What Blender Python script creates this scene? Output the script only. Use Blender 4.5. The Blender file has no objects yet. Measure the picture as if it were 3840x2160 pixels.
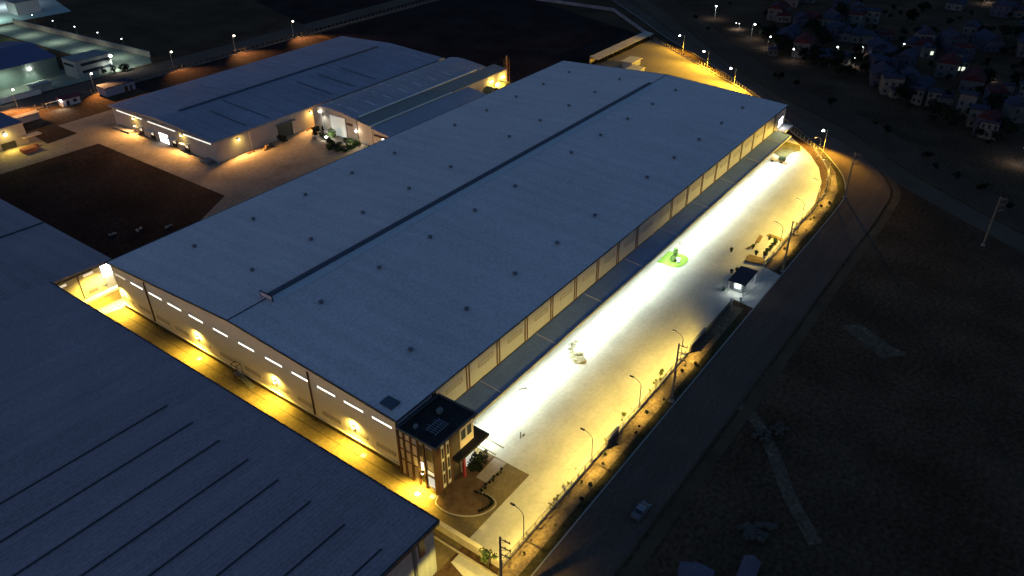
import bpy, math, random
from mathutils import Vector, Matrix
R = math.radians
C = bpy.context.scene.collection
S = bpy.context.scene
# ------------------------------------------------------------ camera
CAM = Vector((-71.33865, -79.28444, 108.89113))
FW = Vector((0.6756393, 0.5000643, -0.5417077)); RT = Vector((0.5904803, -0.8070073, -0.0084987)); UP = Vector((0.441412, 0.3141257, 0.840524))
cd = bpy.data.cameras.new('camera'); cam = bpy.data.objects.new('camera', cd); C.objects.link(cam)
cd.sensor_width = 36; cd.lens = 1926.763 / 2576 * 36; cd.clip_start = 1; cd.clip_end = 6000
m = Matrix((RT, UP, -FW)).transposed().to_4x4(); m.translation = CAM; cam.matrix_world = m
S.camera = cam
def gp(X, Y, z=0.0):            # a point of the 3840x2160 photograph -> the place it shows, at height z
    d = FW*1926.763 + RT*(X/1.490683-1288) - UP*(Y/1.490683-724.5)
    return CAM + d*((z-CAM.z)/d.z)
# ------------------------------------------------------------ sky and moonless dusk
w = bpy.data.worlds.new('World'); S.world = w; w.use_nodes = True
nt = w.node_tree; bg = nt.nodes['Background']
sky = nt.nodes.new('ShaderNodeTexSky'); sky.sky_type = 'NISHITA'; sky.sun_disc = False
sky.sun_elevation = R(1.0); sky.sun_rotation = R(300); sky.altitude = 100; sky.air_density = 1.0; sky.dust_density = .3; sky.ozone_density = 4
hs = nt.nodes.new('ShaderNodeMix'); hs.data_type = 'RGBA'; hs.blend_type = 'MULTIPLY'; hs.inputs[0].default_value = 1
hs.inputs[7].default_value = (.63, .45, .36, 1)
nt.links.new(sky.outputs[0], hs.inputs[6]); nt.links.new(hs.outputs[2], bg.inputs[0])
bg.inputs[1].default_value = .95
sl = bpy.data.lights.new('sun', 'SUN'); sl.energy = .012; sl.angle = R(12); sl.color = (.75, .85, 1)
so = bpy.data.objects.new('sun', sl); C.objects.link(so); so.rotation_euler = (R(55), 0, R(120))
S.view_settings.view_transform = 'Standard'; S.view_settings.look = 'None'; S.view_settings.gamma = 1; S.view_settings.exposure = 0
S.cycles.max_bounces = 5; S.cycles.sample_clamp_indirect = 3; S.cycles.sample_clamp_direct = 0
# ------------------------------------------------------------ materials
MATS = {}
def mat(name, col, rough=.85, var=.15, scale=.3, bump=.0, metal=0., stripe=None, sv=.08, fine=None, big=None, streak=None):
    if name in MATS: return MATS[name]
    M = bpy.data.materials.new(name); M.use_nodes = True; n = M.node_tree; b = n.nodes['Principled BSDF']
    b.inputs['Roughness'].default_value = rough; b.inputs['Metallic'].default_value = metal
    b.inputs['Specular IOR Level'].default_value = .3 if rough < .9 else .02
    g = n.nodes.new('ShaderNodeNewGeometry')
    no = n.nodes.new('ShaderNodeTexNoise'); no.inputs['Scale'].default_value = scale; no.inputs['Detail'].default_value = 6; no.inputs['Roughness'].default_value = .65
    n.links.new(g.outputs['Position'], no.inputs['Vector'])
    mr = n.nodes.new('ShaderNodeMapRange'); mr.inputs[1].default_value = .3; mr.inputs[2].default_value = .7
    mr.inputs[3].default_value = 1-var; mr.inputs[4].default_value = 1+var
    n.links.new(no.outputs[0], mr.inputs[0]); last = mr.outputs[0]
    def mul(a, bb):
        q = n.nodes.new('ShaderNodeMath'); q.operation = 'MULTIPLY'; n.links.new(a, q.inputs[0]); n.links.new(bb, q.inputs[1]); return q.outputs[0]
    if fine:
        n2 = n.nodes.new('ShaderNodeTexNoise'); n2.inputs['Scale'].default_value = fine[0]; n2.inputs['Detail'].default_value = 2
        n.links.new(g.outputs['Position'], n2.inputs['Vector'])
        m2 = n.nodes.new('ShaderNodeMapRange'); m2.inputs[1].default_value = .3; m2.inputs[2].default_value = .7; m2.inputs[3].default_value = 1-fine[1]; m2.inputs[4].default_value = 1+fine[1]
        n.links.new(n2.outputs[0], m2.inputs[0]); last = mul(last, m2.outputs[0])
    if streak:      # (x scale, y scale, amount): dirt run down the sheets
        vm = n.nodes.new('ShaderNodeVectorMath'); vm.operation = 'MULTIPLY'; vm.inputs[1].default_value = (streak[0], streak[1], .2); n.links.new(g.outputs['Position'], vm.inputs[0])
        n3 = n.nodes.new('ShaderNodeTexNoise'); n3.inputs['Scale'].default_value = 1; n3.inputs['Detail'].default_value = 4; n.links.new(vm.outputs[0], n3.inputs['Vector'])
        m5 = n.nodes.new('ShaderNodeMapRange'); m5.inputs[1].default_value = .35; m5.inputs[2].default_value = .65; m5.inputs[3].default_value = 1-streak[2]; m5.inputs[4].default_value = 1+streak[2]
        n.links.new(n3.outputs[0], m5.inputs[0]); last = mul(last, m5.outputs[0])
    if stripe:      # (axis, pitch in m)
        sx = n.nodes.new('ShaderNodeSeparateXYZ'); n.links.new(g.outputs['Position'], sx.inputs[0])
        q = n.nodes.new('ShaderNodeMath'); q.operation = 'MULTIPLY'; q.inputs[1].default_value = 2*math.pi/stripe[1]; n.links.new(sx.outputs[stripe[0]], q.inputs[0])
        s = n.nodes.new('ShaderNodeMath'); s.operation = 'SINE'; n.links.new(q.outputs[0], s.inputs[0])
        m3 = n.nodes.new('ShaderNodeMapRange'); m3.inputs[1].default_value = -1; m3.inputs[2].default_value = 1; m3.inputs[3].default_value = 1-sv; m3.inputs[4].default_value = 1+sv
        n.links.new(s.outputs[0], m3.inputs[0]); last = mul(last, m3.outputs[0])
    if big:         # (pitch, width, darkness, axis) : slab joints
        sx = n.nodes.new('ShaderNodeSeparateXYZ'); n.links.new(g.outputs['Position'], sx.inputs[0])
        for ax in (0, 1):
            q = n.nodes.new('ShaderNodeMath'); q.operation = 'PINGPONG'; q.inputs[1].default_value = big[0]/2; n.links.new(sx.outputs[ax], q.inputs[0])
            c = n.nodes.new('ShaderNodeMath'); c.operation = 'GREATER_THAN'; c.inputs[1].default_value = big[1]; n.links.new(q.outputs[0], c.inputs[0])
            m4 = n.nodes.new('ShaderNodeMapRange'); m4.inputs[3].default_value = 1-big[2]; m4.inputs[4].default_value = 1
            n.links.new(c.outputs[0], m4.inputs[0]); last = mul(last, m4.outputs[0])
    mx = n.nodes.new('ShaderNodeVectorMath'); mx.operation = 'SCALE'; mx.inputs[0].default_value = col[:3]; n.links.new(last, mx.inputs['Scale'])
    n.links.new(mx.outputs[0], b.inputs['Base Color'])
    if bump:
        bp = n.nodes.new('ShaderNodeBump'); bp.inputs['Strength'].default_value = bump; bp.inputs['Distance'].default_value = .1
        n.links.new(last, bp.inputs['Height']); n.links.new(bp.outputs[0], b.inputs['Normal'])
    MATS[name] = M; return M
def emi(name, col, st):
    if name in MATS: return MATS[name]
    M = bpy.data.materials.new(name); M.use_nodes = True; b = M.node_tree.nodes['Principled BSDF']
    b.inputs['Base Color'].default_value = (*[min(.8, c*.6) for c in col], 1); b.inputs['Emission Color'].default_value = (*col, 1); b.inputs['Emission Strength'].default_value = st
    MATS[name] = M; return M
roof_blue = mat('roof blue metal', (.70, .585, .57), .55, .07, .05, fine=(1.7, .15), stripe=(0, 6.0), sv=.02, streak=(.5, .03, .05))
roof_old = mat('roof old blue metal', (.34, .25, .27), .6, .10, .04, fine=(1.9, .16), stripe=(1, .9), sv=.07, streak=(.03, .5, .08))
roof_b = mat('roof connecting metal', (.33, .24, .26), .6, .10, .05, fine=(1.9, .16), stripe=(0, .9), sv=.05, streak=(.5, .03, .08))
roof_c = mat('roof grey blue metal', (.33, .28, .34), .6, .12, .05, fine=(1.2, .16), stripe=(0, 4.2), sv=.04, streak=(.4, .03, .10))
roof_d = mat('roof grey metal', (.44, .36, .38), .6, .10, .06, fine=(1.2, .14), stripe=(0, 3.2), sv=.04, streak=(.4, .04, .08))
dark_line = mat('dark flashing', (.03, .035, .05), .6)
ridge_dark = mat('ridge louvre', (.075, .09, .12), .6)
pale_flash = mat('pale flashing', (.62, .60, .60), .6, .1, .5)
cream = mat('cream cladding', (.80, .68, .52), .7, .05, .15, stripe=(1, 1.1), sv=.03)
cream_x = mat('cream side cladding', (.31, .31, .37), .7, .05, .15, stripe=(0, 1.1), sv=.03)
plinth_m = mat('plinth', (.10, .075, .05), .9, .2, .5)
brown = mat('brown trim', (.085, .038, .022), .7)
louvre_m = mat('louvre frame', (.16, .13, .09), .7)
canopy_m = mat('canopy metal', (.16, .25, .42), .55, .10, .2, fine=(1.5, .1), stripe=(0, .8), sv=.05)
concrete = mat('yard concrete', (.45, .425, .38), .85, .13, .10, fine=(1.1, .07), streak=(.04, .25, .07), big=(6., .05, .10))
asphalt = mat('alley asphalt', (.16, .12, .065), .9, .22, .15, fine=(1.2, .10))
left_conc = mat('left yard paving', (.235, .20, .155), .9, .25, .09, fine=(.8, .16), big=(5., .06, .08))
road_m = mat('road asphalt', (.120, .082, .064), .95, .15, .05, fine=(1.5, .18), streak=(.03, .4, .08))
ground_m = mat('ground soil', (.080, .047, .028), .95, .35, .02, fine=(1.1, .4), streak=(.08, .05, .18))
grass_m = mat('dark grass', (.028, .018, .017), .95, .5, .05, fine=(.9, .5))
verge_m = mat('verge soil', (.165, .115, .072), .95, .35, .35, fine=(1.4, .25))
turf_m = mat('verge turf', (.055, .045, .022), .95, .4, .5, fine=(1.6, .35))
kerb_m = mat('kerb', (.34, .31, .27), .9, .15, 1)
median_m = mat('median soil', (.10, .068, .042), .95, .3, .1)
lawn_m = mat('lawn', (.17, .30, .05), .95, .25, .8)
soil_m = mat('planter soil', (.12, .075, .045), .95, .35, .6)
paver_m = mat('paver', (.34, .28, .25), .9, .15, .6, big=(1., .04, .2))
wall_m = mat('boundary render', (.40, .34, .27), .9, .25, .5)
rail_m = mat('railing', (.10, .075, .04), .7)
pole_m = mat('galvanised pole', (.32, .30, .26), .6)
dpole_m = mat('concrete pole', (.23, .18, .13), .9, .2, 2)
black_m = mat('lamp housing', (.04, .035, .03), .6)
bark_m = mat('bark', (.06, .045, .03), .9)
leaf_m = mat('leaf', (.045, .075, .028), .9, .5, 1.5)
leafd_m = mat('dark leaf', (.018, .024, .016), .9, .5, .8)
leafl_m = mat('light leaf', (.11, .17, .05), .9, .4, 1.5)
white_m = mat('white paint', (.62, .60, .57), .6, .08, .4)
grey_m = mat('grey render', (.22, .215, .21), .85, .2, .3)
glass_m = mat('window glass', (.03, .035, .045), .25)
redroof_m = mat('red roof', (.17, .035, .04), .8, .3, .5, stripe=(0, .6), sv=.15)
officeroof_m = mat('office roof', (.04, .036, .034), .9, .3, .4)
wood_m = mat('pallet wood', (.22, .15, .07), .9, .2, 2)
rubble_m = mat('rubble', (.28, .25, .17), .95, .4, 1.2)
rubbled_m = mat('rubble dark', (.10, .075, .06), .95, .4, 1.2)
car_m = mat('car paint', (.13, .13, .14), .35)
tyre_m = mat('tyre', (.015, .015, .015), .9)
maroon_m = mat('maroon cladding', (.25, .03, .05), .7)
vill_a = mat('village plaster', (.13, .112, .105), .9, .3, .4)
vill_b = mat('village pale plaster', (.18, .155, .13), .9, .3, .4)
vill_c = mat('village blue plaster', (.085, .08, .105), .9, .3, .4)
vroof = mat('village roof', (.05, .05, .075), .9, .3, .5)
vroof_r = mat('village red roof', (.085, .028, .032), .9, .3, .5)
win_lit = emi('lit window white', (1, .93, .80), 2.2)
win_dim = emi('lit window dim', (1, .86, .62), .75)
win_dim2 = emi('lit window cool', (.85, .87, .78), .6)
lamp_w = emi('lamp white', (1, .97, .92), 30)
lamp_y = emi('lamp sodium', (1, .80, .40), 16)
lamp_o = emi('lamp warm white', (1, .86, .68), 26)
glow_w = emi('panel white', (1, .99, .97), 4.0)
SOD = (1, .73, .14); SODA = (1, .68, .075); ORA = (1, .49, .14); WHT = (.83, 1, .90)
# ------------------------------------------------------------ mesh helpers
class MB:
    def __init__(s): s.v = []; s.f = []; s.mi = []; s.cur = 0
    def add(s, vs, fs):
        k = len(s.v); s.v += [tuple(v) for v in vs]; s.f += [tuple(i+k for i in f) for f in fs]; s.mi += [s.cur]*len(fs); return s
    def box(s, x0, x1, y0, y1, z0, z1):
        x0, x1 = sorted((x0, x1)); y0, y1 = sorted((y0, y1)); z0, z1 = sorted((z0, z1))
        return s.add([(x0,y0,z0),(x1,y0,z0),(x1,y1,z0),(x0,y1,z0),(x0,y0,z1),(x1,y0,z1),(x1,y1,z1),(x0,y1,z1)],
                     [(0,3,2,1),(4,5,6,7),(0,1,5,4),(1,2,6,5),(2,3,7,6),(3,0,4,7)])
    def prism(s, poly, z0, z1):
        n = len(poly); a = sum(poly[i][0]*poly[(i+1) % n][1]-poly[(i+1) % n][0]*poly[i][1] for i in range(n))
        if a < 0: poly = poly[::-1]
        return s.add([(p[0],p[1],z0) for p in poly]+[(p[0],p[1],z1) for p in poly],
                     [tuple(range(n-1,-1,-1)), tuple(range(n,2*n))]+[(i,(i+1) % n,(i+1) % n+n,i+n) for i in range(n)])
    def xprism(s, prof, x0, x1):            # profile of (y,z) extruded along x
        n = len(prof); a = sum(prof[i][0]*prof[(i+1) % n][1]-prof[(i+1) % n][0]*prof[i][1] for i in range(n))
        if a < 0: prof = prof[::-1]
        return s.add([(x0,p[0],p[1]) for p in prof]+[(x1,p[0],p[1]) for p in prof],
                     [tuple(range(n-1,-1,-1)), tuple(range(n,2*n))]+[(i,(i+1) % n,(i+1) % n+n,i+n) for i in range(n)])
    def yprism(s, prof, y0, y1):            # profile of (x,z) extruded along y
        k = len(s.v); s.xprism(prof, y0, y1); s.v[k:] = [(b, a, c) for a, b, c in s.v[k:]]
        q = len(s.f)-(len(prof)+2); s.f[q:] = [f[::-1] for f in s.f[q:]]; return s
    def tube(s, p0, p1, r0, r1=None, n=8):
        r1 = r0 if r1 is None else r1; p0 = Vector(p0); p1 = Vector(p1); d = (p1-p0).normalized()
        a = d.orthogonal().normalized(); b = d.cross(a)
        vs = [p0+(a*math.cos(2*math.pi*i/n)+b*math.sin(2*math.pi*i/n))*r0 for i in range(n)]+[p1+(a*math.cos(2*math.pi*i/n)+b*math.sin(2*math.pi*i/n))*r1 for i in range(n)]
        return s.add(vs, [(i,(i+1) % n,(i+1) % n+n,i+n) for i in range(n)]+[tuple(range(n-1,-1,-1)), tuple(range(n,2*n))])
    def obox(s, c, size, rz=0):
        k = len(s.v); s.box(-size[0]/2, size[0]/2, -size[1]/2, size[1]/2, -size[2]/2, size[2]/2)
        ca, sa = math.cos(rz), math.sin(rz); s.v[k:] = [(c[0]+x*ca-y*sa, c[1]+x*sa+y*ca, c[2]+z) for x, y, z in s.v[k:]]; return s
    def ball(s, c, r, n=8, h=5, jit=0, sq=1, rnd=random):
        vs = [(c[0],c[1],c[2]+r*sq)]
        for j in range(1, h):
            t = math.pi*j/h
            for i in range(n):
                rr = r*(1+rnd.uniform(-jit, jit)); a = 2*math.pi*i/n
                vs.append((c[0]+rr*math.sin(t)*math.cos(a), c[1]+rr*math.sin(t)*math.sin(a), c[2]+rr*sq*math.cos(t)))
        vs.append((c[0],c[1],c[2]-r*sq)); fs = [(0,1+i,1+(i+1) % n) for i in range(n)]
        for j in range(h-2): fs += [(1+j*n+i,1+(j+1)*n+i,1+(j+1)*n+(i+1) % n,1+j*n+(i+1) % n) for i in range(n)]
        e = len(vs)-1; fs += [(e,1+(h-2)*n+(i+1) % n,1+(h-2)*n+i) for i in range(n)]
        return s.add(vs, fs)
    def leaves(s, c, r, n, size, rnd, sq=.8):
        for _ in range(n):
            while 1:
                p = Vector((rnd.uniform(-1,1), rnd.uniform(-1,1), rnd.uniform(-1,1)))
                if .25 < p.length < 1: break
            p = Vector((p.x*r, p.y*r, p.z*r*sq))+Vector(c)
            a = Vector((rnd.gauss(0,1), rnd.gauss(0,1), rnd.gauss(0,1))).normalized(); b = a.orthogonal().normalized(); q = size*rnd.uniform(.6, 1.3)
            s.add([p-a*q-b*q*.5, p+a*q-b*q*.4, p+a*q*.8+b*q*.6, p-a*q*.7+b*q*.5], [(0,1,2,3)])
        return s
    def obj(s, name, mats, parent=None, off=None):
        me = bpy.data.meshes.new(name)
        o0 = Vector(off) if off is not None else (parent_org(parent) if parent else Vector((0,0,0)))
        me.from_pydata([tuple(Vector(v)-o0) for v in s.v], [], s.f)
        for mm in (mats if isinstance(mats, (list, tuple)) else [mats]): me.materials.append(mm)
        if isinstance(mats, (list, tuple)): me.polygons.foreach_set('material_index', s.mi)
        me.update(); o = bpy.data.objects.new(name, me); C.objects.link(o)
        if parent: o.parent = parent
        elif off is not None: o.location = off
        return o
def parent_org(p):
    v = Vector((0,0,0))
    while p: v = v+Vector(p.location); p = p.parent
    return v
def tag(o, label, cat=None, group=None):
    o['label'] = label
    if cat: o['category'] = cat
    if group: o['group'] = group
    return o
def thing(name, loc, label, cat, group=None):
    o = bpy.data.objects.new(name, None); C.objects.link(o); o.location = loc; o.empty_display_size = .3
    return tag(o, label, cat, group)
def struct(mb, name, mm): o = mb.obj(name, mm); o['kind'] = 'structure'; return o
def kids(o): return [c for c in bpy.data.objects if c.parent == o]
def dup(root, loc, rz=0, label=None, group=None, sc=None):
    def cp(o, par):
        c = o.copy(); C.objects.link(c)
        if par: c.parent = par
        for k in KID.get(o.name, []): cp(k, c)
        return c
    KID.clear()
    for o in bpy.data.objects:
        if o.parent: KID.setdefault(o.parent.name, []).append(o)
    r = cp(root, None); r.location = loc; r.rotation_euler = (0, 0, rz)
    if sc: r.scale = (sc, sc, sc)
    if label: r['label'] = label
    if group: r['group'] = group
    return r
KID = {}
def put(proto, first, loc, rz=0, label=None, group=None, sc=None):
    if first:
        proto.location = loc; proto.rotation_euler = (0, 0, rz)
        if sc: proto.scale = (sc, sc, sc)
        if label: proto['label'] = label
        if group: proto['group'] = group
        return proto
    return dup(proto, loc, rz, label, group, sc)
def spot(parent, loc, aim, power, col, angle=130, blend=.6, size=.15, batwing=0):
    l = bpy.data.lights.new('lamp_light', 'SPOT'); l.energy = power; l.color = col; l.spot_size = R(angle); l.spot_blend = blend; l.shadow_soft_size = size
    o = bpy.data.objects.new('lamp_light', l); C.objects.link(o); o.parent = parent
    org = parent_org(parent) if parent else Vector((0,0,0)); o.location = Vector(loc)-org
    o.rotation_euler = (Vector(aim)-Vector(loc)).to_track_quat('-Z', 'Y').to_euler()
    if batwing:
        l.use_nodes = True; n = l.node_tree; e = [x for x in n.nodes if x.type == 'EMISSION'][0]
        t = n.nodes.new('ShaderNodeTexCoord'); sx = n.nodes.new('ShaderNodeSeparateXYZ'); n.links.new(t.outputs['Normal'], sx.inputs[0])
        a = n.nodes.new('ShaderNodeMath'); a.operation = 'ABSOLUTE'; n.links.new(sx.outputs[2], a.inputs[0])
        p = n.nodes.new('ShaderNodeMath'); p.operation = 'POWER'; p.inputs[1].default_value = -batwing; n.links.new(a.outputs[0], p.inputs[0])
        q = n.nodes.new('ShaderNodeMath'); q.operation = 'MINIMUM'; q.inputs[1].default_value = 7; n.links.new(p.outputs[0], q.inputs[0])
        n.links.new(q.outputs[0], e.inputs['Strength'])
    return o
def area(parent, loc, aim, power, col, sx, sy, spread=180):
    l = bpy.data.lights.new('lamp_light', 'AREA'); l.shape = 'RECTANGLE'; l.size = sx; l.size_y = sy; l.energy = power; l.color = col; l.spread = R(spread)
    o = bpy.data.objects.new('lamp_light', l); C.objects.link(o); o.parent = parent
    org = parent_org(parent) if parent else Vector((0,0,0)); o.location = Vector(loc)-org
    o.rotation_euler = (Vector(aim)-Vector(loc)).to_track_quat('-Z', 'Y').to_euler(); return o
def frame(mb, axis, v, a0, a1, z0, z1, t=.12, d=.06):   # rectangular outline on a wall; axis 'x': wall faces -x at x=v, 'y': faces -y
    for (p, q, r0, r1) in ((a0, a1, z0, z0+t), (a0, a1, z1-t, z1), (a0, a0+t, z0+t, z1-t), (a1-t, a1, z0+t, z1-t)):
        if axis == 'x': mb.box(v-d, v, p, q, r0, r1)
        else: mb.box(p, q, v-d, v, r0, r1)
    return mb
# ================================================================ SETTING
struct(MB().prism([(-900,-900),(2600,-900),(2600,2600),(-900,2600)], -1, 0), 'ground', ground_m)
def curve(pts, n=8):
    out = []
    P = [Vector((*p, 0)) for p in pts]; P = [2*P[0]-P[1]]+P+[2*P[-1]-P[-2]]
    for i in range(1, len(P)-2):
        for k in range(n):
            t = k/n; a, b, c, d = P[i-1:i+3]
            q = .5*((2*b)+(c-a)*t+(2*a-5*b+4*c-d)*t*t+(3*b-a-3*c+d)*t**3); out.append((q.x, q.y))
    out.append((P[-2].x, P[-2].y)); return out
kerb_in = [(-60,-33.6),(0,-33.6),(60,-33.8),(120,-34),(160,-34.2),(174,-32.6),(189,-26.3),(208,-12),(224,3.3),(249,27),(280,62),(312,102),(345,138),(420,225)]
road_out = [(-60,-44.6),(0,-44.3),(60,-44.8),(120,-45.1),(165,-45.6),(186,-42.6),(211,-25),(232,1.9),(258,31),(290,66),(322,103),(356,138),(432,222)]
KI = curve(kerb_in, 5); RO = curve(road_out, 5)
struct(MB().prism(KI+RO[::-1], .0, .03), 'road', road_m)
def band(line, off0, off1, z0, z1):
    mb = MB()
    for i in range(len(line)-1):
        a = Vector(line[i]); b = Vector(line[i+1]); d = (b-a).normalized(); nn = Vector((-d.y, d.x))
        if i+2 < len(line): d2 = (Vector(line[i+2])-b).normalized(); nb = (nn+Vector((-d2.y, d2.x))).normalized()
        else: nb = nn
        if i: d0 = (a-Vector(line[i-1])).normalized(); na = (nn+Vector((-d0.y, d0.x))).normalized()
        else: na = nn
        k = [a+na*off0, b+nb*off0, b+nb*off1, a+na*off1]
        mb.prism([(q.x, q.y) for q in k], z0, z1)
    return mb
struct(band(KI, 0, .28, 0, .16), 'kerb', kerb_m)
struct(band(RO, -.3, 0, 0, .13), 'kerb_far_side', median_m)
struct(band(RO, -3.2, -1.0, 0, .02), 'footpath', median_m)
hw = [(110,-230),(150,-150),(193,-81),(217,-50),(241,-26),(268,14),(305,53),(376,120),(480,228),(620,360)]
HW = curve(hw, 4)
struct(band(HW, 0, 13, 0, .03), 'main_road', mat('old highway asphalt', (.085,.054,.036), .9, .2, .05, fine=(1.2,.2)))
struct(band(HW, 15, 24, 0, .025), 'service_lane', mat('old lane asphalt', (.105,.074,.052), .9, .2, .05))
struct(band(HW, 13, 13.8, 0, .09), 'median_kerb', median_m)
fence_line = [(-6.2,-28.4),(60,-28.4),(90.3,-28.3)]
fence_line2 = [(112.8,-28.4),(140,-28.3),(160,-28.2),(171,-27),(187,-22.8),(203,-12.7),(214,-1),(228,10.5),(249,31),(275,65.5),(301,102.6)]
FL2 = curve(fence_line2, 5)
# verge between fence and kerb
struct(MB().prism([(-40,-28.4),(90.3,-28.4),(90.3,-31.8),(-40,-31.6)], 0, .04), 'verge', verge_m)
struct(MB().prism([(-40,-31.6),(88,-31.8),(86,-33.5),(-40,-33.5)], 0, .05), 'verge_turf', turf_m)
struct(MB().prism([(112.8,-28.4)]+FL2[1:36]+[(229,8.5),(222,2.2),(206,-12.4),(187,-25.4),(172,-30.6),(158,-32),(112.8,-31.8)], 0, .04), 'verge_bend', verge_m)
struct(MB().prism([(112.8,-31.8),(158,-32),(172,-30.8),(187,-25.6),(206,-12.6),(222,2),(224,2.6),(208,-12.4),(189,-26.6),(174,-32.8),(158,-33.8),(112.8,-33.7)], 0, .05), 'verge_turf_bend', turf_m)
# yard concrete
inner = [(13.4,-.0),(13.4,-20.3),(-5.9,-20.3),(-5.9,-28.2),(93,-28.2),(92,-33.6),(111,-33.8),(113,-28.2),(140,-28),(158,-27.5),(166,-26),(176,-24.2),(187,-19.8),(197,-13.5),(206,-5.5),(212,0),(204,0)]
struct(MB().prism(inner, 0, .06), 'yard', concrete)
struct(MB().prism([(204,0),(212.5,.3),(222,7.5),(236,19.5),(248.4,31.4),(274,65.6),(300.4,102.6),(300,106),(240,106),(204,100)], 0, .05), 'rear_yard', mat('rear asphalt', (.23,.19,.13), .9, .15, .06, fine=(.8,.08)))
struct(MB().prism([(-13,-20.3),(13.4,-20.3),(13.4,0),(0,0),(0,103),(-13,103)], 0, .045), 'alley', asphalt)
struct(MB().prism([(-6.0,103),(2,103),(2,97.6),(.2,96.6),(-1.2,96.4),(-4.6,97.4),(-6.0,98.4)], .045, .08), 'dock_apron', concrete)
struct(MB().prism([(0,96),(204,96),(204,118),(128,118),(128,112),(112,112),(112,152),(190,152),(190,238),(44,238),(44,262),(-10,262),(-10,206.5),(55.3,206.5),(55,130),(40,121.5),(20,121.5),(0,118)], 0, .04), 'left_yard', left_conc)
struct(MB().prism([(55.2,206.8),(-60,211),(-60,121),(12,121.4),(20,122.5),(40,122.2),(54.9,130.3)], 0, .07), 'grass_plot', grass_m)
struct(MB().prism([(56.1,223.7),(55.6,246.8),(45.2,237),(44,222.4)], .04, .09), 'small_grass_plot', grass_m)
struct(MB().prism([(204,106),(204,235),(250,380),(345,212),(304,106)], 0, .02), 'grass_field', grass_m)
struct(MB().prism([(100,234),(205,234),(205,262),(100,262)], 0, .05), 'shaded_grass_strip', grass_m)  # dark grass, also darkening the ground that the lamp pools should not reach
struct(MB().prism([(60,262),(330,256),(330,262),(60,268)], 0, .03), 'perimeter_path', median_m)
struct(MB().prism([(-60,268),(330,268),(330,280),(-60,284)], 0, .035), 'outer_road', road_m)
struct(MB().prism([(40,284.5),(126,284.5),(131,294),(124.5,421),(109,421),(112,310),(40,310)], 0, .04), 'factory_apron', mat('factory apron', (.23,.25,.20), .9, .25, .05, fine=(.5,.15)))
struct(MB().prism([(50,350),(109,350),(107,430),(50,420)], 0, .05), 'factory_lawn', mat('factory lawn', (.19,.17,.06), .9, .3, .05))
TR = curve([(gp(2700,1470).x,gp(2700,1470).y),(gp(2820,1560).x,gp(2820,1560).y),(gp(2900,1700).x,gp(2900,1700).y),(gp(2960,1860).x,gp(2960,1860).y),(gp(3060,2040).x,gp(3060,2040).y)], 5)
struct(band(TR, -1.3, 1.3, 0, .012), 'dirt_track', mat('dirt track', (.125,.090,.060), .95, .35, .3, fine=(1.2,.3)))
pt = [gp(*q) for q in ((3150,1220),(3230,1215),(3330,1290),(3400,1330),(3310,1345),(3240,1290))]
struct(MB().prism([(p.x, p.y) for p in pt], 0, .012), 'bare_patch', MATS['dirt track'])
# planting area round the office
isl = curve([(-.3,-9.6),(-2.4,-10.6),(-2.6,-14),(-1,-17.2),(1.2,-19),(3.8,-19.4),(4.6,-17.5),(4.3,-14.9)], 4)+[(6.8,-14.8),(6.9,-12.4),(6.9,-9.2)]
struct(MB().prism(isl, .045, .17), 'planting_island', soil_m)
struct(band(isl[:29], -.0, -.22, .045, .21), 'island_kerb', kerb_m)
struct(MB().prism([(6.9,-12.4),(13,-12.1),(13.3,-15),(6.9,-14.8)], .05, .1), 'paved_strip', paver_m)
struct(MB().prism([(6.9,-9.3),(12.2,-9.3),(13.2,-12.1),(6.9,-12.4)], .05, .15), 'shrub_bed', soil_m)
ov = curve([(98.4,-1.2),(98.2,-4.5),(99.6,-6.4),(103,-6.8),(105.4,-5.9),(106.1,-3.5),(105.6,-1.4)], 4)
ov = [(98.4+(x-98.4)*1.0, y-3.6) for x, y in ov]
struct(MB().prism(ov+[(105.6,-3.6),(98.4,-3.6)], .06, .20), 'lawn_island', lawn_m)
struct(MB().prism([(192,-1.5),(204,-1.5),(203,-8),(198,-9.8),(194,-7.5),(190,-7.8),(187.5,-6.4)], .06, .16), 'far_lawn', mat('far lawn', (.11,.10,.05), .95, .4, .5))
struct(MB().box(-2.15,-1.95,-9,96, .045,.10), 'gutter_channel', mat('channel', (.11,.085,.05), .9))
# ================================================================ MAIN WAREHOUSE
W = thing('main_warehouse', (0,0,0), 'huge central warehouse with a blue double pitched roof and a row of glowing window strips', 'warehouse')
L, B, HE, HR = 204, 96, 13.35, 15.85
MB().xprism([(.0,1.7),(96,1.7),(96,HE),(48,HR),(0,HE)], .0, L).obj('wall', cream, W)
MB().xprism([(.15,0),(95.85,0),(95.85,1.7),(.15,1.7)], .15, L-.15).obj('plinth', plinth_m, W)
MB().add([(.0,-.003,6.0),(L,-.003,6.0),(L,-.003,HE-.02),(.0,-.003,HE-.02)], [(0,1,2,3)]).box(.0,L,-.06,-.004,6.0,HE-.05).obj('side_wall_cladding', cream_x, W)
rf = MB(); e = .45
rf.xprism([(-e,HE-.05),(48,HR+.05),(48,HR+.2),(-e,HE+.12)], -e, L+e); rf.xprism([(96+e,HE-.05),(48,HR+.05),(48,HR+.2),(96+e,HE+.12)], -e, L+e)
roof = rf.obj('roof', roof_blue, W)
g = MB().box(-e, L+e, -e-.22, -e-.003, HE-.12, HE+.16).box(-e, L+e, 96+e+.003, 96+e+.22, HE-.12, HE+.16); g.obj('gutter', dark_line, W)
for x0, x1 in ((-e-.2, -e-.004), (L+e+.004, L+e+.2)):
    MB().xprism([(-e,HE-.3),(48,HR-.12),(96+e,HE-.3),(96+e,HE+.14),(48,HR+.22),(-e,HE+.14)], x0, x1).obj('gable_fascia', dark_line, W)
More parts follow.
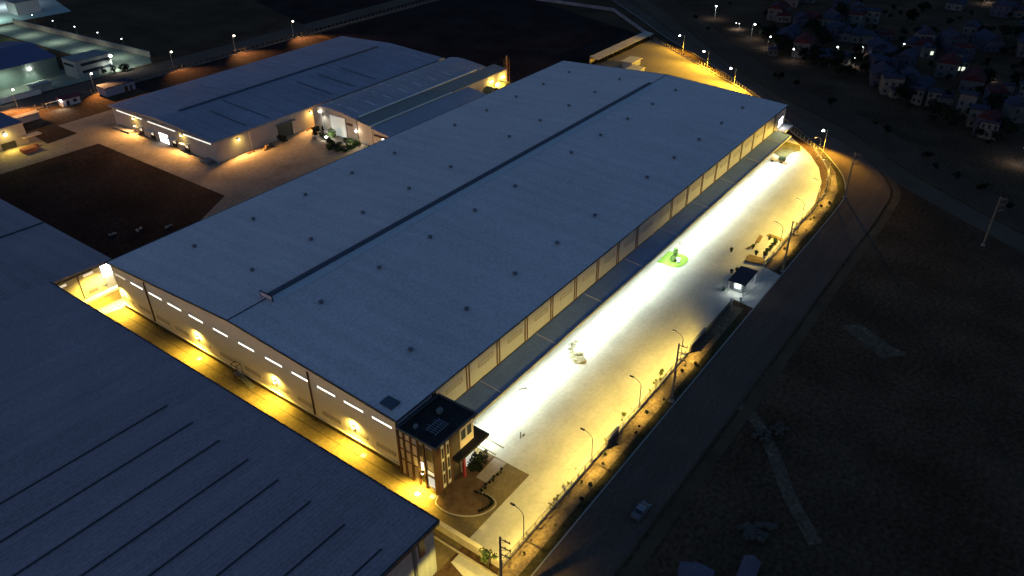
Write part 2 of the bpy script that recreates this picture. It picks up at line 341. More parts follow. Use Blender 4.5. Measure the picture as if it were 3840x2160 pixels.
rv = MB().xprism([(47.3,HR+.12),(47.3,HR+.75),(48.2,HR+1.0),(48.9,HR+.75),(48.9,HR+.12)], 10, 190).obj('ridge_vent', ridge_dark, roof)
MB().xprism([(45.1,HR+.08),(45.1,HR+.14),(47.29,HR+.5),(47.29,HR+.3)], 10, 190).obj('ridge_flashing', pale_flash, roof)
ev = MB(); frame(ev, 'x', 9.95, 46.0, 50.2, HR+.0, HR+1.5, .25, .2); ev.obj('vent_end_frame', dark_line, roof)
MB().box(9.76, 9.94, 46.26, 49.94, HR+.26, HR+1.24).obj('vent_end_panel', pale_flash, roof)
MB().box(-e, 9.7, 47.85, 48.15, HR+.16, HR+.28).obj('ridge_cap', dark_line, roof); MB().box(190.1, L+e, 47.85, 48.15, HR+.16, HR+.28).obj('ridge_cap', dark_line, roof)
def roofz(y): return HE+.12+(HR-HE+.08)*(1-abs(y-48)/48.45)
fanm = None
for x in (16,34,52,70,88.3,106,117.8,135.5,153.5,171.5,190):
    if x == 106: continue
    for y in (11.1,37.4,61.2,84.3):
        if fanm is None:
            f = MB().obox((0,0,.2),(.7,.7,.4)).tube((0,0,.4),(0,0,.6),.3,.4,10).tube((0,0,.6),(0,0,.8),.62,.1,10).obj('roof_fan', mat('fan', (.17,.18,.20), .6), roof); fanm = f
        else: f = fanm.copy(); C.objects.link(f); f.parent = roof
        f.location = (x, y, roofz(y)-.05)
MB().box(1.0,3.4,2.2,5.2,roofz(4)-.1,roofz(4)+.35).obj('roof_hatch', ridge_dark, roof)
# canopy over the docks, its floodlights
cn = MB().xprism([(-.07,6.0),(-.07,6.25),(-5.9,5.75),(-5.9,5.5)], 10.7, 196).obj('canopy', canopy_m, W)
MB().box(10.7,196,-6.05,-5.91,5.3,5.9).obj('canopy_fascia', mat('canopy fascia', (.22,.22,.22), .7), cn)
MB().box(10.7,196,-.20,-.07,6.26,6.5).obj('canopy_flashing', dark_line, W)
rb = None
for i in range(9):
    x = 24+i*20.4
    if rb is None: rb = MB().xprism([(-.3,.0),(-.3,.06),(-5.6,-.40),(-5.6,-.46)], -.1, .1).obj('canopy_seam', pale_flash, cn); q = rb
    else: q = rb.copy(); C.objects.link(q); q.parent = cn
    q.location = (x, 0, 6.26)
# pilasters and louvres on the side
pil = lv = None
for k in range(1, 20):
    x = 10.2*k
    if k == 10: continue
    if pil is None: pil = MB().box(-.62,-.28,-.16,-.061,6.5,HE-.2).box(.22,.56,-.16,-.061,6.5,HE-.2).obj('pilaster', brown, W); q = pil
    else: q = pil.copy(); C.objects.link(q); q.parent = W
    q.location = (x, 0, 0)
for k in range(1, 19):
    x = 10.2*k
    if lv is None: lv = frame(MB(), 'y', -.062, 3.4, 8.4, 9.7, 10.9, .10, .05).box(3.5,8.3,-.09,-.062,10.25,10.35).obj('louvre', louvre_m, W); q = lv
    else: q = lv.copy(); C.objects.link(q); q.parent = W
    q.location = (x, 0, 0)
MB().box(10.1,10.5,-.2,-.061,0.1,HE-.2).obj('downpipe', dark_line, W)
wy = [(95.8,90.6),(88.3,83.1),(80.6,75.3),(72.9,67.6),(64.7,59.4),(55.7,50.5),(46.8,41.5),(37.9,32.5),(29.5,24.6),(21.9,16.7),(14.3,9.0),(6.7,1.5)]
for i, (a, b) in enumerate(wy):
    k = 0 if i > 0 else .6
    wd = frame(MB(), 'x', -.002, b-.07, a-k*1.0+.07, 10.08, 10.72, .07, .07).obj('window', white_m, W)
    pn = MB(); nn_ = 5; q0 = b+.01; q1 = a-k-.01
    for j in range(nn_): pn.box(-.05,-.003,q0+(q1-q0)/nn_*j+(.05 if j else 0),q0+(q1-q0)/nn_*(j+1)-.05,10.16,10.64)
    pn.obj('pane', win_lit if i else win_dim, wd)
for i, (a, b) in enumerate(wy):
    q = frame(MB(), 'x', -.002, b-.2, a-.3, 3.15, 4.05, .09, .06).box(-.05,-.003,b,a-.5,3.5,3.6); q.obj('louvre', louvre_m, W)
for y in (81.6, 24.2, .12): MB().box(-.28,-.003,y-.14,y+.14,.0,HE-.3).obj('downpipe', brown, W)
MB().box(-.35,-.003,-.3,96,1.62,1.80).obj('drip_ledge', cream, W)
for y in (94.1, 63.2, 35.9, 12.3):
    f = MB().box(-.55,-.05,y-.25,y+.25,5.0,5.25).box(-.2,-.004,y-.12,y+.12,4.7,5.3).obj('wall_lamp', black_m, W)
    MB().box(-.52,-.1,y-.23,y+.23,4.9,4.99).ball((-.35,y,4.85),.30,8,5).obj('lamp_glass', lamp_y, f)
    spot(f, (-1.3,y,4.62), (-5.2,y,0), 15000, SODA, 162, .7, .2, batwing=.5)
    spot(f, (-.95,y,5.5), (0,y,4.9), 1900, SOD, 172, .6, .1)
# back wall lamps for the rear yard
for y in (20, 50, 80):
    f = MB().box(204.0,204.6,y-.25,y+.25,8.0,8.3).obj('wall_lamp', black_m, W)
    spot(f, (205.2,y,7.8), (210,y,0), 14000, SODA, 110, .8, .3)
# far corner glazed staircase, lit white
cw = frame(MB(), 'y', -.07, 197.5, 203.6, 6.4, 12.4, .25, .15).obj('stair_window', white_m, W)
MB().box(198.2,200.0,-.14,-.071,6.8,9.6).box(200.6,202.2,-.14,-.071,7.2,9.9).obj('pane', glow_w, cw)
MB().box(197.6,205.5,-3.2,-.07,5.6,6.0).obj('stair_canopy', white_m, W)
area(W, (200.4,-.9,8.2), (200.4,-1.2,6), 60, (1,1,1), 3, .5)
# dock doors under the canopy
dd = None
for k in range(2, 19):
    if dd is None: dd = MB().box(2.2,7.8,-.05,.0,1.75,5.2).obj('dock_door', grey_m, W); q = dd
    else: q = dd.copy(); C.objects.link(q); q.parent = W
    q.location = (10.2*k-10.2, 0, 0)
# white floodlights under the canopy edge
fl = None
for i in range(18):
    x = 15.5+10.4*i
    t = None
    if fl is None:
        fl = MB().box(-.9,.9,-.25,.1,-.12,.0).obj('floodlight', black_m, cn); q = fl
        MB().box(-.8,.8,-.2,.05,-.16,-.121).obj('lamp_glass', lamp_w, fl)
    else:
        q = fl.copy(); C.objects.link(q); q.parent = cn
        gq = kids(fl)[0].copy(); C.objects.link(gq); gq.parent = q
    q.location = (x, -5.6, 5.42)
for i in range(9):
    x = 10.7+i*20.6+10.3
    area(cn, (x,-6.2,5.15), (x,-7.5,0), 2500, WHT, 20.4, .25, 125)
# ================================================================ OFFICE BLOCK
O = thing('office_block', (5,-4.5,0), 'office block with dark flat roof and brown fins at the corner of the central warehouse', 'office building')
MB().box(-.25,10.6,-9.2,-.5,0,11.6).obj('wall', mat('office render', (.62,.50,.40), .8, .12, .4), O)
orf = MB().box(-.75,11.0,-9.9,-.46,11.6,11.75).obj('roof', officeroof_m, O)
pr = MB()
for (a, b, c2, d) in ((-.75,11.0,-9.9,-9.65),(-.75,11.0,-.72,-.47),(-.75,-.5,-9.65,-.72),(10.75,11.0,-9.65,-.72)): pr.box(a,b,c2,d,11.75,12.15)
pr.obj('parapet', mat('parapet', (.10,.10,.10), .9), orf)
rk = MB()
for i in range(7): rk.box(2.2+i*.55,2.28+i*.55,-7.6,-5.0+.2*(i % 3),12.0,12.08)
for j in range(3): rk.box(2.0,5.8,-7.5+j*1.1,-7.4+j*1.1,11.92,11.99)
for (x, y) in ((2.2,-7.4),(5.6,-7.4),(2.2,-5.3),(5.6,-5.3)): rk.box(x,x+.1,y,y+.1,11.75,11.92)
rk.obj('roof_rack', mat('rack', (.22,.26,.32), .6), orf)
MB().box(6.8,7.8,-4.4,-3.6,11.75,12.6).obj('air_conditioner', grey_m, orf); MB().box(1.2,2.0,-3.4,-2.8,11.75,12.4).obj('air_conditioner', grey_m, orf)
for y in (-.2,-1.75,-3.45,-5.15,-6.65): MB().box(-.62,-.252,y-.16,y+.16,0,11.9 if y > -6 else 11.6).obj('fin', brown, O)
MB().box(-.66,.9,-9.62,-8.95,0,11.6).obj('corner_column', brown, O)
wf = mat('office window frame', (.33,.25,.17), .7)
for (a, b) in ((-1.55,-.45),(-3.25,-1.95),(-4.95,-3.65)):
    for z in (3.9,6.6,9.3): MB().box(-.34,-.252,a,b,z,z+.28).obj('floor_band', brown, O)
for (a, b, z0, z1, mm) in ((-6.4,-5.4,7.6,10.6,glass_m),(-8.8,-6.95,7.4,10.4,glass_m),(-6.4,-5.4,4.1,6.3,win_lit),(-8.8,-6.95,3.9,5.0,win_dim),(-8.8,-6.95,.8,3.5,win_dim2),(-6.4,-5.4,.8,3.6,glass_m)):
    q = frame(MB(), 'x', -.252, a, b, z0, z1, .1, .1).obj('window', wf, O)
    MB().box(-.30,-.253,a+.1,b-.1,z0+.1,z1-.1).obj('pane', mm, q)
for x0 in (1.15, 2.6):
    MB().box(x0,x0+.8,-9.36,-9.2,.2,11.4).obj('panel', white_m, O)
    for z in (1.2,4.4,7.6):
        q = frame(MB(), 'y', -9.361, x0+.1, x0+.7, z, z+2.5, .06, .04).obj('window', wf, O)
        MB().box(x0+.17,x0+.63,-9.39,-9.362,z+.07,z+2.43).obj('pane', glass_m, q)
for x0 in (2.0, 3.45): MB().box(x0,x0+.45,-9.5,-9.2,0,11.6).obj('fin', brown, O)
MB().box(3.9,6.6,-9.24,-9.2,0,11.5).obj('shaded_recess', mat('shaded recess', (.08,.06,.05), .8), O)  # flat panel coloured dark to stand in for a shaded recess
for x0 in (6.75, 8.5):
    q = frame(MB(), 'y', -9.21, x0, x0+1.6, 7.6, 11.2, .12, .1).obj('window', white_m, O)
    MB().box(x0+.12,x0+1.48,-9.27,-9.212,7.72,10.0).obj('pane', glass_m, q)
MB().box(4.0,13.2,-11.0,-7.0 if False else -9.21,5.2,5.75).box(10.62,13.2,-9.2,-7.2,5.2,5.75).obj('entrance_canopy', officeroof_m, O)
MB().box(5.6,6.1,-10.8,-10.3,0,5.2).obj('entrance_column', maroon_m, O)
MB().box(6.6,10.4,-9.27,-9.21,.2,4.6).obj('entrance_glass', win_dim2, O)
MB().box(6.3,6.6,-9.6,-9.21,0,5.2).box(10.3,10.6,-9.6,-9.21,0,5.2).obj('pillar', cream, O)
lf = MB().box(-.75,-.3,-6.1,-5.7,3.65,3.9).obj('wall_lamp', black_m, O)
MB().ball((-.6,-5.9,3.5),.22,8,5).obj('lamp_glass', lamp_y, lf)
spot(lf, (-1.3,-5.9,3.3), (-4.5,-5.9,0), 22000, SODA, 150, .8)
spot(lf, (-1.5,-5.9,3.6), (0,-5.9,6), 350, SOD, 150, .8)
# ================================================================ FOREGROUND WAREHOUSE
A = thing('foreground_warehouse', (-40,40,0), 'dark blue roofed warehouse filling the lower left corner, across the alley', 'warehouse')
def az(x): return 12.0+(-12.6-x)*.02
MB().yprism([(-13.2,0),(-13.2,12.0),(-120,13.9),(-120,0)], -20.1, 101).obj('wall', mat('grey cladding', (.30,.32,.34), .8, .12, .3, stripe=(0,1.2), sv=.05), A)
ar = MB().yprism([(-12.5,12.02),(-12.5,12.2),(-121,14.4),(-121,14.2)], -20.6, 101.2).obj('roof', roof_old, A)
MB().box(-12.5,-12.25,-20.8,101.2,11.8,12.32).obj('gutter', dark_line, A)
MB().yprism([(-12.5,11.55),(-12.5,12.3),(-121,14.5),(-121,13.8)], -20.95, -20.603).obj('gable_fascia', dark_line, A)
for i in range(15):
    y = -17.4+8.0*i
    MB().yprism([(-21.8,.30+az(-21.8)),(-21.8,.38+az(-21.8)),(-121,.38+az(-121)),(-121,.30+az(-121))], y-.14, y+.14).obj('roof_seam', dark_line, ar) if i < 8 else None
MB().box(-25,-22.2,-20.2,-20.101,0,7.5).obj('roller_door', mat('roller', (.10,.10,.12), .8), A)
MB().box(-18.2,-17.6,-20.35,-20.101,0,11.5).box(-29,-28.4,-20.35,-20.101,0,11.5).obj('pilaster', mat('slate trim', (.10,.11,.13), .8), A)
MB().box(-16.8,-15.5,-20.25,-20.101,7.0,10.5).obj('window', glass_m, A)
# connecting warehouse at the alley's end
D2 = thing('dock_warehouse', (-30,140,0), 'warehouse closing the far end of the yellow alley, with a pale dock ledge', 'warehouse')
MB().box(-120,2.4,102,230,0,10.9).obj('wall', mat('warm cladding', (.50,.42,.26), .8, .08, .3, stripe=(0,1.2), sv=.03), D2)
br = MB().yprism([(2.9,10.92),(2.9,11.15),(-60,13.2),(-120,11.2),(-120,10.92),(-60,12.9)], 101.4, 231).obj('roof', roof_b, D2)
MB().box(-120,2.9,101.15,101.39,10.6,11.1).obj('gutter', dark_line, D2)
MB().yprism([(2.7,.32+10.9),(2.7,.45+10.9),(-30,.45+11.98),(-30,.32+11.98)], 135, 135.6).obj('roof_seam', dark_line, br)
MB().box(-7.6,2.2,100.6,101.99,2.9,3.5).obj('dock_ledge', white_m, D2)
MB().box(-7.4,2.2,100.9,101.99,.08,2.9).obj('dock_face', mat('dock face', (.42,.32,.14), .9), D2)
MB().box(-6.2,-6.0,101.85,101.99,3.5,10.6).obj('downpipe', dark_line, D2)
for (x0, x1, z0, z1, mm) in ((-11.8,-8.9,9.0,9.8,win_dim),(-4.8,-2.1,9.2,10.0,win_dim)):
    q = frame(MB(), 'y', 101.998, x0, x1, z0, z1, .1, .08).obj('window', white_m, D2); MB().box(x0+.1,x1-.1,101.94,101.997,z0+.1,z1-.1).obj('pane', mm, q)
MB().box(-4.7,-2.3,101.92,101.997,4.3,5.2).box(-8.9,-8.0,101.9,101.997,3.5,4.9).obj('louvre', louvre_m, D2)
MB().box(-.1,2.3,101.85,101.997,3.5,6.9).obj('stair_door', grey_m, D2)
q = frame(MB(), 'y', 101.998, -.35, 2.2, 6.9, 10.4, .1, .12).obj('glowing_panel', white_m, D2)
MB().box(-.25,2.1,101.8,101.997,7.0,10.3).obj('pane', emi('panel bright', (1,1,1), 9), q)
area(q, (1,101.0,8.6), (-1,96,0), 900, (1,.97,.9), 2, 2)
MB().box(-1.0,-.2,101.4,101.99,4.9,5.1).obj('wall_lamp', black_m, D2)
spot(D2, (-3.5,97.6,8.5), (-3.5,101.5,0), 8500, SOD, 160, .8)
# dock steps on the alley side of the main warehouse
st = thing('dock_stair', (-.8,47,0), 'small caged metal stair against the central warehouse wall, halfway down the alley', 'stair')
q = MB(); q.box(-1.6,-.3,47.6,49.4,1.5,1.62)
for i in range(7): q.box(-1.6,-.4,47.6-.55*(i+1),47.6-.55*i,1.42-.2*i-.1,1.42-.2*i)
q.obj('steps', grey_m, st)
q = MB()
for (x, y) in ((-1.6,47.6),(-1.6,49.4),(-.4,49.4),(-.4,47.6)): q.tube((x,y,1.62),(x,y,4.4),.06)
for z in (4.35,): q.tube((-1.6,47.6,z),(-1.6,49.4,z),.08).tube((-1.6,49.4,z),(-.4,49.4,z),.08).tube((-.4,49.4,z),(-.4,47.6,z),.08).tube((-.4,47.6,z),(-1.6,47.6,z),.08)
q.tube((-1.6,47.6,2.5),(-1.6,43.9,1.1),.05).tube((-.4,47.6,2.5),(-.4,43.9,1.1),.05); q.obj('handrail', dark_line, st)
MB().box(-1.5,-.5,47.7,49.3,0,1.5).obj('base', plinth_m, st)
# ================================================================ SECOND WAREHOUSE (left, back)
Cw = thing('second_warehouse', (130,187,0), 'low back left warehouse with long strip windows, white lit doorway and yellow wall lamps', 'warehouse')
wc = mat('second warehouse render', (.50,.43,.38), .85, .1, .3, stripe=(1,1.2), sv=.03)
MB().xprism([(154,0),(219.5,0),(219.5,8),(187,9.6),(154,8)], 70, 192).obj('wall', wc, Cw)
cr = MB().xprism([(153.3,7.9),(187,9.62),(187,9.8),(153.3,8.15)], 69.3, 192.5).xprism([(220.2,7.9),(187,9.62),(187,9.8),(220.2,8.15)], 69.3, 192.5).obj('roof', roof_c, Cw)
MB().xprism([(185.8,9.70),(187,10.3),(188.2,9.70)], 79, 184).obj('ridge_vent', ridge_dark, cr)
for x in (86,96,128,140,152): MB().xprism([(156.5,8.34),(156.5,8.46),(184-(x % 3)*3,9.80),(184-(x % 3)*3,9.68)], x-.2, x+.2).obj('roof_seam', ridge_dark, cr)
MB().box(69.05,69.3,153.1,220.4,7.6,8.25).obj('gutter', mat('pale gutter', (.36,.33,.31), .7), Cw)
MB().box(69.3,192.5,153.02,153.28,7.6,8.25).obj('gutter', MATS['pale gutter'], Cw)
for (a, b) in ((198.7,216.6),(177.2,195.1),(155.9,172.5)):
    q = frame(MB(), 'x', 69.998, a, b, 6.35, 7.15, .1, .08).obj('window', white_m, Cw)
    pn = MB()
    for i in range(3): pn.box(69.94,69.997,a+.2+(b-a)/3*i,a-.1+(b-a)/3*(i+1),6.45,7.05)
    pn.obj('pane', emi('strip window', (1,.96,.86), 1.1), q)
q = frame(MB(), 'x', 69.998, 183.2, 189.2, .05, 4.0, .15, .12).obj('roller_door', white_m, Cw); MB().box(69.9,69.997,183.4,189.0,.05,3.85).obj('pane', glow_w, q)
for y in (201.6,193.9,179.7,172.0):
    q = MB().box(68.4,69.99,y-2.2,y+2.2,3.3,3.5).obj('door_canopy', white_m, Cw)
    q = MB().box(69.9,69.99,y-1.6,y+1.6,.05,2.9).obj('dock_door', mat('dock rubber', (.05,.035,.03), .9), Cw)
    MB().box(69.85,69.899,y-.9,y+.9,1.6,2.7).obj('pane', win_dim, q)
MB().box(67,69.9,206,217,0,.9).obj('dock_platform', grey_m, Cw); MB().box(67,69.9,156,160,0,.9).obj('dock_platform', grey_m, Cw)
for (y, z) in ((204,6.2),(173,6.4)):
    q = MB().box(69.2,69.98,y-.3,y+.3,z,z+.3).obj('wall_lamp', black_m, Cw); MB().ball((69.3,y,z-.1),.32,8,5).obj('lamp_glass', lamp_y, q)
    spot(q, (68.2,y,z-.4), (58,y,0), 10500, ORA, 160, .6, .2, batwing=1.6); spot(q, (67.8,y,z-.2), (70,y,z-1.5), 420, SOD, 160, .8)
for x in (79.5, 113):
    q = MB().box(x-.3,x+.3,153.2,153.98,6.0,6.3).obj('wall_lamp', black_m, Cw); MB().ball((x,153.2,5.9),.34,8,5).obj('lamp_glass', lamp_y, q)
    spot(q, (x,152.2,5.6), (x,142,0), 10500, ORA, 160, .6, .2, batwing=1.6); spot(q, (x,151.6,5.8), (x,154,4.5), 560, SOD, 160, .8)
for x in (84.4, 104): MB().box(x,x+.5,153.8,153.99,0,7.6).obj('pilaster', cream, Cw)
MB().box(97,104,153.9,153.99,.1,5.6).obj('roller_door', mat('dark roller', (.06,.08,.075), .7), Cw)
MB().box(96.5,105,152.4,153.98,5.6,5.8).obj('door_canopy', grey_m, Cw)
# arched hall
Dh = thing('arched_hall', (150,136,0), 'grey arched roof hall beside the second warehouse, white lit entrance portal in its end wall', 'warehouse')
arc = [(151.2,8.0),(150,8.9),(148,9.8),(145.5,10.4),(142.5,10.7),(139,10.6),(135,10.2),(131,9.7),(127.3,9.2)]
MB().xprism([(y, z-.25) for y, z in arc]+[(127.3,0),(151.2,0)], 112.4, 189.6).obj('wall', mat('arched hall render', (.42,.40,.35), .8, .1, .3), Dh)
dr = MB().xprism(arc+[(y, z-.2) for y, z in arc[::-1]], 111.8, 190.2).obj('roof', roof_d, Dh)
lo = MB().xprism([(127.2,9.0),(127.2,8.8),(119.8,7.9),(119.8,8.1)], 111.8, 196).obj('lower_roof', mat('low roof', (.27,.25,.22), .6, .1, .1, fine=(2,.1)), Dh)
MB().xprism([(127,8.7),(127,0),(119.9,0),(119.9,7.85)], 112.6, 195.5).obj('lower_wall', cream, Dh)
MB().box(114,184,127.15,127.6,9.25,9.62).obj('gutter', mat('bright gutter', (.92,.95,.88), .6), dr)
MB().box(111.8,158,119.5,119.85,7.9,8.25).obj('gutter', MATS['bright gutter'], lo)
for i in range(7):
    x = 117+i*9
    MB().xprism([(136,10.36),(136,10.42),(131,9.79),(131,9.73)], x-.16, x+.16).xprism([(146,10.36),(146,10.45),(140,10.75),(140,10.64)], x-.12, x+.12).obj('skylight', mat('skylight', (.9,.9,.95), .5), dr)
q = frame(MB(), 'x', 112.39, 133, 146, .05, 8.2, .3, .3).obj('portal', white_m, Dh)
MB().box(112.3,112.38,133.3,141.5,.1,7.8).obj('portal_wall', emi('portal wall glow', (.93,1,.92), .30), q)  # wall emits faintly in place of the white light falling on it
MB().ball((111.6,146.3,8.3),.4,8,5).obj('lamp_glass', lamp_o, q); spot(q, (111.0,145.5,7.8), (108,143,0), 1500, (1,.95,.8), 150, .8)
MB().box(112.2,112.38,129.5,132.5,5.8,6.6).obj('canopy', brown, Dh)
q = MB().box(111.6,112.39,126.8,127.2,4.9,5.1).obj('wall_lamp', black_m, Dh); MB().ball((111.5,127,4.75),.42,8,5).obj('lamp_glass', lamp_o, q); spot(q, (111,127,4.3), (107,126,0), 2600, (1,.9,.7), 150, .8)
for (x, p) in ((163,7000),(184,16000),(192,9000)):
    q = MB().box(x-.3,x+.3,119.2,119.88,6.0,6.3).obj('wall_lamp', black_m, Dh); MB().ball((x,119.2,5.7),.42,8,5).obj('lamp_glass', lamp_y, q); spot(q, (x,118.3,5.4), (x,112,0), p*2, SOD, 160, .8); spot(q, (x,117.5,5.5), (x,120,4.5), 1000, SOD, 160, .8)
Es = thing('lean_to_shed', (140,114,0), 'low sloping shed between the arched hall and the big warehouse', 'shed')
MB().xprism([(108.8,0),(119.3,0),(119.3,7.4),(108.8,5.9)], 112.4, 167.5).obj('wall', cream, Es)
MB().xprism([(108.2,5.95),(119.4,7.5),(119.4,7.65),(108.2,6.15)], 111.6, 168.2).obj('roof', mat('shed roof', (.38,.36,.40), .6, .1, .1, fine=(2,.1)), Es)
MB().box(112.1,112.39,109.5,118.5,4.6,5.3).obj('canopy', brown, Es)
MB().box(112.25,112.39,111.4,114.6,.1,4.6).obj('doorway', glow_w, Es)
spot(Es, (110.5,114,5), (108,113,0), 9000, SOD, 150, .8)
for i, (x, lb) in enumerate(((178,'first arched truck dock hood beside the bright yellow wall behind the arched hall'),(187,'second arched truck dock hood, nearer the back end of the bright yellow wall'))):
    q = MB(); pf = [(x+2.9*math.cos(math.pi*t/8), 3.6+2.0*math.sin(math.pi*t/8)) for t in range(9)]; pi_ = [(x+2.4*math.cos(math.pi*t/8), 3.6+1.6*math.sin(math.pi*t/8)) for t in range(9)]
    q.yprism(pf+pi_[::-1], 113, 117.6).box(x-2.9,x-2.4,113,117.6,.04,3.6).box(x+2.4,x+2.9,113,117.6,.04,3.6)
    tag(q.obj('dock_hood', mat('dock hood', (.30,.26,.10), .8), off=(x,115,0)), lb, 'dock hood', 'arched dock hoods')
q = thing('exhaust_tower', (197,121,0), 'narrow rusty steel tower with pipes at the back corner of the arched hall', 'tower')
k = MB()
for dx, dy in ((0,0),(1.6,0),(0,1.6),(1.6,1.6)): k.tube((196.4+dx,120.4+dy,0),(196.4+dx,120.4+dy,12),.12)
for z in range(2, 12, 2): k.box(196.3,198.1,120.3,120.45,z,z+.12).box(196.3,198.1,121.95,122.1,z,z+.12).box(196.3,196.45,120.3,122.1,z,z+.12)
k.obj('frame', mat('rust', (.30,.13,.06), .9), q); MB().tube((197.2,121.2,0),(197.2,121.2,13.2),.4).obj('stack', mat('rust stack', (.34,.19,.11), .8), q)
# ================================================================ TREES AND SHRUBS
rnd = random.Random(5)
def make_tree(label, h, r, lm, n, size, group=None, seed=1, name='tree', clumps=7):
    rr = random.Random(seed); t = thing(name, (0,0,0), label, 'tree' if name == 'tree' else 'shrub', group)
    k = MB(); top = (rr.uniform(-.3,.3), rr.uniform(-.3,.3), h*.6); k.tube((0,0,0), top, .045*h*.6, .02*h, 6)
    cr = MB()
    for i in range(clumps):
        a = rr.uniform(0, 6.28); d = r*rr.uniform(.2, .75); c = (d*math.cos(a), d*math.sin(a), h*rr.uniform(.5, .85))
        k.tube(top, c, .015*h, .006*h, 5); cr.leaves(c, r*rr.uniform(.35, .6), n//clumps, size, rr)
    k.obj('trunk', bark_m, t); cr.obj('crown', lm, t); return t
def make_shrub(label, h, r, lm, seed, name='shrub', n=90, size=.14, cat='shrub'):
    rr = random.Random(seed); t = thing(name, (0,0,0), label, cat)
    MB().tube((0,0,0),(0,0,h*.5),.05,.03,5).obj('trunk', bark_m, t)
    MB().leaves((0,0,h*.55), r, n, size, rr, h*.5/r).obj('crown', lm, t); return t
sh = make_shrub('x', .8, .45, leafd_m, 3); first = True
pts = [isl[i] for i in range(15, 29)]
names = []
for i, p in enumerate(pts):
    q = Vector((p[0], p[1]))+(Vector((1.8,-14))-Vector((p[0], p[1]))).normalized()*.55
    put(sh, first, (q.x, q.y, .17), i, 'small round shrub edging the curved planting island beside the office block', 'round shrubs edging the planting island', .62); first = False
for i in range(9):
    put(sh, False, (4.9+i*.8, -15.4-.25*math.sin(i*2.1), .05), i*1.3, 'small dark shrub in the short row on the asphalt beside the paved strip', 'row of shrubs beside the paved strip', .6)
sh2 = make_shrub('x', 2.6, 1.1, leafd_m, 8, n=220, size=.2); first = True
for i, (x, y, s, lb) in enumerate(((7.9,-10.9,1,'dark bushy shrub under the office entrance canopy, nearest the maroon column'),(9.6,-10.6,1.1,'dark bushy shrub in the middle of the bed by the office entrance'),(11.4,-10.8,.9,'dark bushy shrub at the yard end of the bed by the office entrance'),(10.4,-11.7,.8,'low dark shrub in front of the others, on the paved strip side'),(8.4,-12.0,.75,'low dark shrub at the paved strip corner nearest the planting island'))):
    put(sh2, first, (x, y, .15), i*1.1, lb, 'shrubs in the bed by the office entrance', s); first = False
# lawn island in the yard
t1 = make_shrub('slender green tree standing on the bright green lawn island in the white lit yard', 3.2, .8, leafl_m, 21, 'tree', 260, .2, 'tree'); t1.location = (103.2,-6.6,.2)
t2 = make_shrub('low green bush on the near side of the bright green lawn island', 1.5, .9, leafl_m, 22, n=160, size=.18); t2.location = (101.0,-7.0,.2)
q = tag(MB().ball((102.3,-7.9,.55),.7,8,5,.2,.7).ball((101.3,-8.6,.45),.5,7,5,.2,.7).obj('boulder', white_m, off=(102,-8,.2)), 'pale rounded boulders on the green lawn island', 'boulder')
# heap in the yard, pruned branches
q = thing('rubble_heap', (50,-9,.06), 'grey green heap of rubble and cut branches lying alone in the white lit yard', 'rubble heap')
hp = MB(); rr = random.Random(11); P0 = gp(2170,1290); P1 = gp(2150,1330); P2 = gp(2185,1352)
for (X, Y, r) in ((2150,1292,.6),(2160,1282,.5),(2140,1310,.6),(2146,1322,.7),(2143,1336,.7),(2153,1345,.8),(2163,1334,.9),(2172,1330,.9),(2176,1350,1.1),(2164,1356,1.0),(2182,1358,.9),(2150,1302,.5)):
    p = gp(X, Y); hp.ball((p.x,p.y,.2),r,8,5,.35,.7,rr)
hp.obj('stones', rubble_m, q)
hb = MB()
for i in range(60):
    X, Y = rr.choice(((2150,1300),(2145,1325),(2170,1335),(2178,1352),(2160,1345))); p = gp(X+rr.uniform(-9,9), Y+rr.uniform(-8,8)); a = rr.uniform(0, 6.28)
    hb.tube((p.x,p.y,.3+rr.uniform(0,.7)), (p.x+1.0*math.cos(a),p.y+1.0*math.sin(a),.2+rr.uniform(0,1.1)), .05, .02, 4)
hb.obj('branches', mat('dry branches', (.13,.11,.07), .9), q)
tr = make_tree('scraggly small tree beside the corner pole, at the lower end of the boundary wall', 5.5, 1.6, leaf_m, 300, .16, seed=4); p = gp(1832,2135); tr.location = (p.x, p.y, 0)
p1t = gp(1875,2019,15)
# utility poles
def make_pole(label, h=15.3, arms=3):
    t = thing('utility_pole', (0,0,0), label, 'utility pole')
    MB().tube((0,0,0),(0,0,h),.30,.17,8).obj('pole', dpole_m, t)
    for i in range(arms):
        z = h-.5-1.7*i; a = MB().box(-.08,.08,-1.8,.2,z,z+.14).tube((0,-.1,z-.7),(0,-1.3,z),.04,.04,5).obj('crossarm', dpole_m, t)
        ins = MB()
        for y in (-1.7,-.9): ins.tube((0,y,z+.14),(0,y,z+.5),.09,.05,6)
        ins.obj('insulator', mat('insulator', (.16,.09,.05), .4), a)
    MB().box(-.5,.5,-.5,.5,-.02,.25).obj('footing', kerb_m, t)
    return t
up = make_pole('x'); pol = [((p1t.x,p1t.y,0),'utility pole at the bottom corner of the yard, beside the scraggly tree'),((48.2,-32.7,.05),'utility pole on the verge midway along the yard fence, left of the gate'),((113.5,-33.4,.05),'utility pole just beyond the guardhouse and gate'),((168.9,-33.6,.05),'utility pole beside the bend of the road, behind the far lit verge'),((160.1,-74.6,0),'lone utility pole on dark ground across the road at the right')]
for i, (l, lb) in enumerate(pol): put(up, i == 0, l, .1, lb, 'concrete utility poles')
